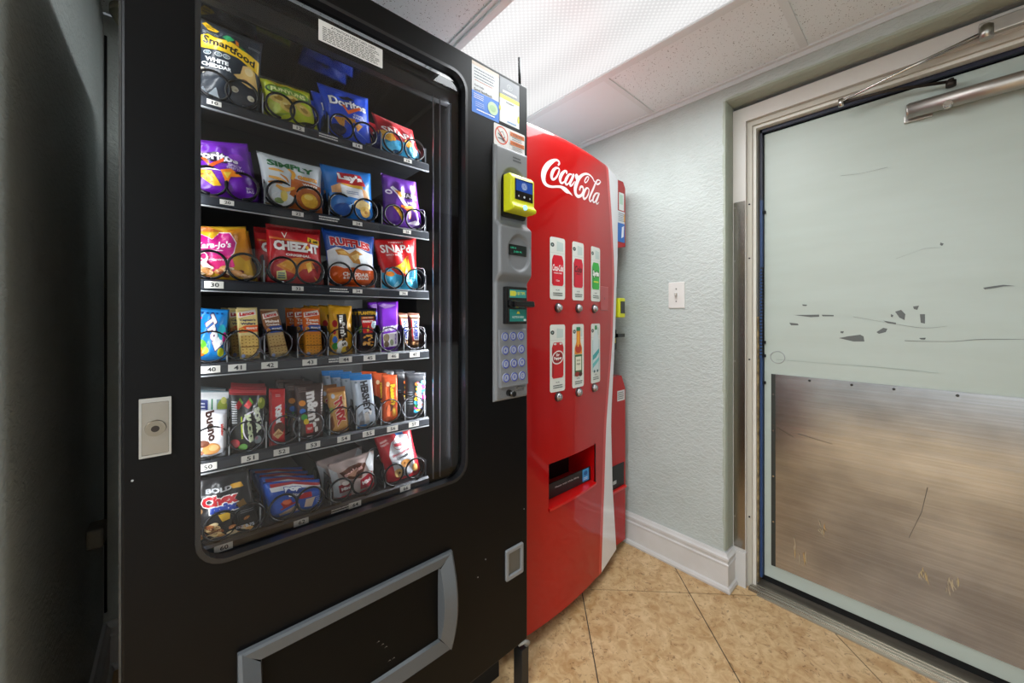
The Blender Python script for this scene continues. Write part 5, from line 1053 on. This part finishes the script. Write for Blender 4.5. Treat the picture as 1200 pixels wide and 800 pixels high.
pk('snack_mix_bag', [(226, 562), (291, 550), (307, 620), (226, 639)], 0.948, 0.0156, '#232326', d_chex, 'black snack mix bag with red and blue lettering on the bottom shelf', 'snack mix bag', G6, 'bag', 30, behind=1, blabels=['black snack mix bag standing behind its twin on the bottom shelf'])
pk('pastry_bite_pouch', [(308, 565), (374, 561), (379, 594), (316, 608)], 0.948, 0.013, '#1f56b8', d_pastry, 'blue pastry bite pouch in front of its stack on the bottom shelf', 'pastry pouch', G6, 'bar', 31, behind=3, bdx=-.004, step=.035, blabels=['blue pastry pouch second in line on the bottom shelf', 'blue pastry pouch third in line on the bottom shelf', 'blue pastry pouch last in line on the bottom shelf'])
pk('mini_cookie_bag', [(383, 545), (438, 527), (439, 573), (390, 585)], 0.948, 0.014, '#b9a6a2', d_cookies, 'crumpled silver and red mini cookie bag on the bottom shelf', 'cookie bag', G6, 'bag', 32, behind=1, bdx=-.012, blabels=['crumpled mini cookie bag second in line on the bottom shelf'])
pk('cookie_bag', [(436, 508), (480, 498), (494, 554), (453, 567)], 0.948, 0.014, '#b01e2c', d_famous, 'red and white cookie bag with small blue flash on the bottom shelf', 'cookie bag', G6, 'bag', 33)

# ------------------------------------------------------------------ red drinks machine
KX0, KX1 = .848, 1.735
dm = tag(empty('drinks_vending_machine', (1.3, 1.35, 0)), 'red drinks vending machine with a bowed front and white swoosh, beside the textured wall', 'vending machine')
DO = Vector(dm.location)
def kobj(name, bm, m, parent=dm, **k):
    bmesh.ops.translate(bm, verts=bm.verts[:], vec=-DO); return obj(name, bm, m, parent, **k)
M_red = mat('glossy_red_lacquer', '#ad0205', .35, spec=.15, coat=.7, coatr=.04)
M_redlip = mat('bright_red_trim', '#cf0807', .3, coat=.5)
M_white = mat('glossy_white_trim', '#f4f4fa', .3, coat=.5)
def interp(tab, y):
    for (a, u), (b, v) in zip(tab, tab[1:]):
        if a <= y <= b:
            t = (y - a) / (b - a); return u + (v - u) * t
    return tab[0][1] if y < tab[0][0] else tab[-1][1]
LT = [(188, 711.5), (250, 716), (300, 718.6), (325, 719.3), (400, 717), (480, 711), (500, 709.7), (570, 707.5), (640, 705), (676, 704)]
RT = [(190, 724), (250, 724), (300, 723.7), (320, 723), (400, 720.5), (480, 716.5), (500, 716.2), (570, 717.8), (640, 722), (665, 724)]
def edge_table(T):
    out = sorted([(atc(x, y)[1], atc(x, y)[0]) for y, x in T]); return out
TL_, TR_ = edge_table(LT), edge_table(RT)
XLe = lambda z: interp(TL_, z); XRe = lambda z: min(interp(TR_, z), 1.655)
KZ0, KZ1 = .058, 1.906
PX0, PX1, PZ0, PZ1 = 1.040, 1.361, .478, .646
xs_ = [KX0 + (PX0 - KX0) * i / 6 for i in range(6)] + [PX0 + (PX1 - PX0) * i / 9 for i in range(10)]
zs_ = [KZ0 + (PZ0 - KZ0) * i / 10 for i in range(10)] + [PZ0 + (PZ1 - PZ0) * i / 4 for i in range(4)] + [PZ1 + (1.880 - PZ1) * i / 36 for i in range(37)]
def rim(z): return 0
bm = bmesh.new(); cols = []
topr = [(1.880, 0), (1.890, .002), (1.898, .006), (1.904, .014), (KZ1, .026)]
rows = [(z, 0) for z in zs_] + topr[1:]
G = []
for z, back in rows:
    xl, xr = XLe(z), XRe(z); lip = xl - .026
    X_ = xs_[:-1] + [min(PX1, lip - .004), max(lip, PX1 - .012), xl, xr]
    row = []
    for k, X in enumerate(X_): row.append(bm.verts.new((X, cokeY(X) + back + (-.003 if k in (len(X_) - 3,) else 0) + (-.003 if k == len(X_) - 2 else 0), z)))
    G.append(row)
nX = len(G[0])
for j in range(len(G) - 1):
    for i in range(nX - 1):
        zc = (rows[j][0] + rows[j + 1][0]) / 2; xm = (G[j][i].co.x + G[j][i + 1].co.x) / 2
        if PX0 < xm < PX1 and PZ0 < zc < PZ1 and i < len(xs_) - 1: continue
        f = bm.faces.new((G[j][i], G[j][i + 1], G[j + 1][i + 1], G[j + 1][i])); f.smooth = True
        f.material_index = 2 if i == nX - 2 else 1 if i == nX - 3 else 0
# returns: left side, right side, bottom, top
YD = 1.055
def back_of(v): return bm.verts.new((v.co.x, YD, v.co.z))
dupv = lambda v: bm.verts.new(v.co)
L0 = [dupv(r[0]) for r in G]; R0 = [dupv(r[-1]) for r in G]; Lb = [back_of(r[0]) for r in G]; Rb = [back_of(r[-1]) for r in G]
for j in range(len(G) - 1):
    bm.faces.new((L0[j], L0[j + 1], Lb[j + 1], Lb[j])); f = bm.faces.new((R0[j], R0[j + 1], Rb[j + 1], Rb[j])); f.material_index = 2
for r, flip in ((G[0], 0), (G[-1], 1)):
    r = [dupv(v) for v in r]; bb = [back_of(v) for v in r]
    for i in range(nX - 1): bm.faces.new((r[i], r[i + 1], bb[i + 1], bb[i]))
bmesh.ops.split_edges(bm, edges=[e for e in bm.edges if len({f.material_index for f in e.link_faces}) > 1])
door = kobj('bowed_door', bm, [M_red, M_redlip, M_white])
kobj('cabinet', B((KX0 + .004, KX1 - .004, 1.30, 1.84, .03, 1.90), (KX0 + .004, PX0 - .02, 1.058, 1.30, .03, 1.90), (PX1 + .02, 1.50, 1.058, 1.30, .03, 1.90), (PX0 - .02, PX1 + .02, 1.058, 1.30, PZ1 + .04, 1.90), (PX0 - .02, PX1 + .02, 1.058, 1.30, .03, PZ0 - .03)), mat('grey_cabinet_steel', '#8f8f90', .5), bevel=.003)
kobj('foot_skirt', B(KX0 + .03, KX1 - .03, 1.10, 1.80, 0.0, .03), M_dark)
# delivery port
por = kobj('delivery_port', B((PX0 - .004, PX1 + .004, 1.125, 1.135, PZ0, PZ1 + .01), (PX0 - .006, PX0, .968, 1.125, PZ0, PZ1), (PX0, PX1, .99, 1.125, PZ1, PZ1 + .006)), M_blackin)
kobj('port_cheek', B((PX1, PX1 + .006, .985, 1.125, PZ0, PZ1)), M_red, por)
bm = bmesh.new()
pts = [(PX0 + (PX1 - PX0) * i / 12) for i in range(13)]
for i in range(12):
    a, b_ = pts[i], pts[i + 1]
    v = [bm.verts.new(q) for q in ((a, cokeY(a) - .006, PZ0 + .001), (b_, cokeY(b_) - .006, PZ0 + .001), (b_, 1.12, PZ0 + .004), (a, 1.12, PZ0 + .004), (a, cokeY(a) - .006, PZ0 - .008), (b_, cokeY(b_) - .006, PZ0 - .008), (b_, cokeY(b_) + .002, PZ0 - .014), (a, cokeY(a) + .002, PZ0 - .014))]
    bm.faces.new((v[0], v[1], v[2], v[3])); bm.faces.new((v[4], v[5], v[1], v[0])); bm.faces.new((v[7], v[6], v[5], v[4]))
bmesh.ops.remove_doubles(bm, verts=bm.verts[:], dist=1e-5)
kobj('port_sill', bm, M_redlip, por)
kobj('port_flap', B((PX0 + .002, PX1 - .002, 1.000, 1.006, PZ0 + .004, PZ0 + .062)), mat('charcoal_flap', '#1a1b1d', .35), por)
p = Print('ink'); p.t('#b9b9b9', 'Please wait while filling', 1.200, PZ0 + .040, .15, .008, skew=.000)
p.rr('#3f9ad8', 1.300, PZ0 + .010, 1.345, PZ0 + .062, .004); p.e('#1d5fa0', 1.322, PZ0 + .044, .013, .010); p.lines('#d6e6f2', 1.307, PZ0 + .016, 1.338, PZ0 + .028, 2, .5)
p.build('flap_print', on_y(1.000), por, h0=.0008, dh=.0002, origin=DO)
p = Print('ink'); p.lines('#b9bcbe', 1.058, .562, 1.080, .575, 2, .5, 2); p.build('port_marking', on_y(1.125), por, h0=.0008, origin=DO)
# the script lettering
p = Print('paint')
def S(pts, closed=False):
    p.stroke('#f0e2e4', [(*Ls(x, y), w * .00040 * (1.0 + .25 * (x / 985))) for x, y, w in pts], closed)
def Ls(x, y): return atc(630 + x / 12.31, 180 + y / 12.31)
S([(292, 168, 14), (312, 140, 20), (300, 108, 18), (262, 93, 20), (205, 115, 38), (150, 160, 52), (105, 225, 58), (82, 300, 58), (82, 370, 50), (105, 430, 38), (150, 465, 26), (210, 478, 20), (270, 475, 20), (330, 480, 24), (375, 505, 40), (415, 535, 44), (455, 560, 24), (500, 605, 4)])
S([(300, 212, 14), (262, 208, 20), (222, 250, 34), (200, 310, 36), (206, 362, 28), (238, 368, 20), (275, 330, 18), (303, 270, 18), (312, 230, 14)], True)
S([(412, 292, 14), (420, 262, 16), (390, 252, 20), (345, 300, 34), (322, 360, 36), (328, 408, 28), (355, 424, 18), (395, 390, 12), (440, 325, 10)])
S([(495, 302, 12), (455, 300, 18), (420, 350, 30), (398, 400, 30), (408, 440, 22), (435, 438, 14), (470, 390, 12), (500, 320, 12)])
S([(522, 298, 24), (495, 360, 28), (465, 425, 28), (472, 465, 18), (500, 448, 14), (532, 400, 8)])
X_, Z_ = Ls(563, 338); p.e('#f0e2e4', X_, Z_, .013, .013)
S([(600, 530, 18), (618, 480, 20), (650, 485, 20), (655, 545, 24), (628, 600, 26), (580, 616, 30), (545, 575, 38), (540, 500, 44), (560, 430, 42), (600, 350, 34), (650, 305, 24), (700, 292, 18), (750, 310, 16), (790, 352, 16), (812, 398, 14), (828, 402, 10)])
S([(735, 345, 10), (712, 335, 12), (682, 375, 14), (677, 412, 12), (697, 415, 10), (725, 378, 12)], True)
S([(725, 500, 12), (700, 502, 18), (670, 550, 28), (655, 610, 30), (665, 650, 24), (695, 640, 16), (725, 590, 16), (738, 530, 14)], True)
S([(908, 405, 10), (880, 436, 16), (848, 440, 14), (850, 402, 12), (865, 380, 12), (890, 388, 10), (905, 405, 8)])
S([(858, 382, 14), (832, 425, 20), (798, 510, 24), (758, 600, 24), (742, 660, 22), (758, 690, 16), (785, 662, 12)])
S([(872, 572, 12), (848, 570, 14), (822, 590, 20), (798, 640, 26), (795, 688, 20), (818, 700, 14), (848, 645, 12), (872, 585, 10)])
S([(886, 570, 18), (862, 640, 22), (840, 698, 22), (855, 726, 12), (880, 700, 8)])
surf = lambda x, z, h: (x, cokeY(x) - h, z)
p.build('script_lettering', surf, door, cuts=([.95 + .02 * k for k in range(26)], []), h0=.0008, origin=DO)
# flavour cards and selection buttons
CARD = [(1.044, 1.131), (1.177, 1.259), (1.317, 1.401)]
def scard(k, row):
    x0, x1 = CARD[k]; z0, z1 = ((1.2665, 1.503), (.913, 1.170))[row]; w = x1 - x0; c = (x0 + x1) / 2
    p = Print('ink'); p.rr('#dfe2dc', x0, z0, x1, z1, .010); p.r('#c6c9c4', x0 + .002, z1 - .060, x1 - .002, z1 - .0585); p.r('#c6c9c4', x0 + .002, z0 + .052, x1 - .002, z0 + .0533)
    p.e('#26302f', x0 + .014, z1 - .030, .010, .008); p.e('#9fb0ac', x0 + .014, z1 - .030, .004, .003)
    p.t('#46504c', 'ICE', c, z0 + .036, .020, .005); p.lines('#46504c', x0 + .018, z0 + .012, x1 - .010, z0 + .028, 2, .5, k)
    p.p('#c2d0cc', [(c - .006, z1 - .014), (x1 - .012, z1 - .018), (x1 - .012, z1 - .050), (c - .006, z1 - .052)])
    def can(col_, dark):
        a, b = z0 + .052, z1 - .068
        p.p(col_, [(c - .026, b - .004), (c - .022, b), (c + .022, b), (c + .026, b - .004), (c + .033, b - .020), (c + .033, a + .008), (c + .026, a), (c - .026, a), (c - .033, a + .008), (c - .033, b - .020)])
        p.r(dark, c - .030, a + .006, c - .024, b - .022)
        return a, b
    if row == 0 and k == 0:
        a, b = can('#d3102a', '#a80a1c'); p.t('#f3ecec', 'Coca-Cola', c, b - .048, .060, .026, shear=.3, bold=.03); p.t('#f3ecec', 'ORIGINAL TASTE', c, b - .068, .046, .005); p.t('#f3ecec', '12oz', c, a + .020, .020, .007)
    elif row == 0 and k == 1:
        a, b = can('#cf1430', '#a00c20'); p.t('#5c0a18', 'Coke', c, b - .042, .050, .028, shear=.3, bold=.04); p.t('#3a0a10', 'ZERO', c, b - .062, .03, .006)
    elif row == 0:
        a, b = can('#2fae3c', '#1f8a2c'); p.t('#f2f6ee', 'Sprite', c, b - .050, .056, .030, bold=.06, shear=.1, under='#1a6a28'); p.r('#d8de3a', c - .02, a + .030, c + .024, a + .036)
    elif k == 0:
        a, b = can('#c01a20', '#8e1216'); p.e('#e6e0de', c, b - .058, .034, .026, 15); p.e('#8e1216', c, b - .058, .029, .021, 15); p.t('#f2eeec', 'Dr', c, b - .048, .018, .010, bold=.05); p.t('#f2eeec', 'Pepper', c, b - .062, .044, .014, bold=.04, skew=.01); p.e('#d8d2d0', c - .016, b - .006, .008, .004); p.e('#d8d2d0', c + .016, b - .006, .008, .004)
    elif k == 1:
        t = z1 - .012; p.r('#1f7a52', c - .014, t - .016, c + .014, t); p.p('#e08a1c', [(c - .013, t - .016), (c + .013, t - .016), (c + .014, t - .060), (c + .026, t - .085), (c + .026, t - .110), (c - .026, t - .110), (c - .026, t - .085), (c - .014, t - .060)]); p.e('#b8321c', c, t - .088, .022, .018); p.r('#f0b23c', c - .006, t - .08, c + .002, t - .02)
        p.r('#3f6a3c', c - .026, t - .198, c + .026, t - .112); p.r('#e6e4d0', c - .020, t - .176, c + .020, t - .120); p.t('#6a6a2c', 'GOLD', c, t - .135, .026, .008); p.t('#4a4a2c', 'PEAK', c, t - .150, .026, .008); p.e('#8c2a22', c - .010, t - .190, .016, .010); p.e('#3a1612', c + .014, t - .192, .012, .009)
    else:
        t = z1 - .008; p.r('#2c8a4c', c - .010, t - .018, c + .010, t); p.p('#d2e0e2', [(c - .010, t - .018), (c + .010, t - .018), (c + .013, t - .034), (c + .030, t - .062), (c + .030, t - .200), (c - .030, t - .200), (c - .030, t - .062), (c - .013, t - .034)])
        p.p('#3aa0a4', [(c - .030, t - .130), (c + .030, t - .100), (c + .030, t - .118), (c, t - .140), (c - .030, t - .150)]); p.p('#68bcc0', [(c - .030, t - .165), (c + .030, t - .138), (c + .026, t - .155), (c - .030, t - .185)]); p.r('#4f9aa0', c - .030, t - .2, c - .0275, t - .062); p.r('#4f9aa0', c + .0275, t - .2, c + .030, t - .062); p.e('#3c5c60', c - .014, t - .198, .008, .006); p.e('#3c5c60', c + .014, t - .198, .008, .006)
    p.build('flavour_card', surf, door, cuts=([x0 + w * i / 5 for i in range(1, 5)], []), h0=.0016, dh=.00012, origin=DO)
    zb = (1.2345, .893)[row]; xb = (1.090, 1.219, 1.344)[k]; yb = cokeY(xb)
    bm = bmesh.new(); cyl(bm, (xb, yb - .014, zb), (xb, yb - .004, zb), .0125, .0165, n=24); cyl(bm, (xb, yb - .018, zb), (xb, yb - .014, zb), .006, .0125, n=24)
    kobj('select_button', bm, mat('button_silver', '#b7b9bb', .28, .9), door)
    bm = bmesh.new(); cyl(bm, (xb, yb - .004, zb), (xb, yb + .002, zb), .019, n=24); kobj('button_collar', bm, mat('button_collar_dark', '#3a0c0c', .4), door)
for row in (0, 1):
    for k in range(3): scard(k, row)
# service strip at the right hand side of the front
YC = 1.058
us = at(730, 292, YC)[1]; ls_ = at(727, 440, YC)[1]; lt = at(731, 455, YC)[1]
bm = bmesh.new(); prism(bm, [(1.50, us - .03), (KX1, us + .015), (KX1, 1.865), (1.715, 1.895), (1.50, 1.895)], YC, 1.30, 'y'); up = kobj('upper_service_panel', bm, M_red)
bm = bmesh.new(); prism(bm, [(1.50, .045), (KX1, .045), (KX1, lt), (1.70, ls_), (1.50, ls_)], YC, 1.30, 'y')
lo = kobj('lower_service_panel', bm, M_red)
kobj('service_recess', B((1.50, KX1 - .02, 1.13, 1.29, ls_ - .01, us + .02)), M_blackin)
bm = B((1.645, 1.700, 1.035, 1.13, at(727, 372, 1.04)[1], at(727, 349, 1.04)[1])); rd_ = kobj('card_reader', bm, M_yel, bevel=.006)
kobj('reader_screen', B((1.655, 1.692, 1.0335, 1.036, at(727, 367, 1.04)[1], at(727, 353, 1.04)[1])), mat('reader_screen_black'), rd_)
z = at(727, 393, 1.06)[1]; bl = kobj('bill_acceptor', B((1.63, 1.700, 1.085, 1.13, z - .075, z + .03)), mat('black_gloss_plastic'), bevel=.004)
kobj('bill_mouth', B((1.655, 1.72, 1.05, 1.085, z - .008, z + .010)), mat('black_gloss_plastic'), bl, bevel=.002)
kobj('yellow_label', B((1.640, 1.685, 1.083, 1.0845, z - .040, z - .014)), mat('label_yellow', '#c9bd2c', .4), bl)
p = Print('ink'); X, Z1_ = at(728, 215, YC); p.r('#dfe6e4', 1.675, 1.745, 1.722, 1.835); p.r('#b9d6c4', 1.682, 1.775, 1.712, 1.825)
zt_, zm_, zb_ = at(729, 248, YC)[1], at(729, 262, YC)[1], at(729, 284, YC)[1]
p.r('#d9dde2', 1.66, zm_, 1.727, zt_); p.r('#2f6ec0', 1.66, zb_, 1.727, zm_); p.lines('#6f7680', 1.67, zm_ + .008, 1.72, zt_ - .008, 5, .4, 3); p.p('#e6ebf2', [(1.695, zb_ + .02), (1.715, zb_ + .03), (1.720, zm_ - .01), (1.70, zm_ - .02)]); p.r('#d9a23a', 1.718, zm_ + .01, 1.727, zm_ + .05)
p.build('service_stickers', on_y(YC), up, h0=.0008, dh=.0003, origin=DO)
z0_, z1_ = at(728, 469, YC)[1], at(728, 457, YC)[1]
p = Print('ink'); p.r('#d8d6d6', 1.66, z0_, 1.728, z1_); p.lines('#6a6666', 1.665, z0_ + .006, 1.722, z1_ - .006, 4, .5, 2); p.build('notice_sticker', on_y(YC), lo, h0=.0008, dh=.0003, origin=DO)
z0_, z1_ = at(725, 571, YC)[1], at(725, 546, YC)[1]
cp = kobj('coin_return', B((1.55, 1.722, YC - .001, YC + .0005, z0_, z1_ + .012)), mat('coin_return_black', '#080808', .4), lo)
kobj('cup_lip', B((1.55, 1.728, YC - .014, YC + .002, z0_ - .012, z0_ + .002)), M_redlip, cp, bevel=.003)
kobj('cup_mark', B((1.62, 1.65, YC - .002, YC - .001, z0_ + .028, z0_ + .045)), mat('ink_b9bcbe', '#b9bcbe', .45), cp)
# small access plate on the door, right of the cards
p = Print('ink')
x0, z0 = atc(703.5, 363); x1, z1 = atc(712.5, 337)
pp = Print('paint'); pp.r('#b3272b', x0, z0, x1, z1); pp.r('#7c1416', x0, z0 - .002, x1, z0); pp.r('#d65a5c', x0, z1, x1, z1 + .002); pp.e('#5c1012', (x0 + x1) / 2, (z0 + z1) / 2, .003, .006)
pp.build('access_plate', surf, door, h0=.0008, dh=.0003, origin=DO)
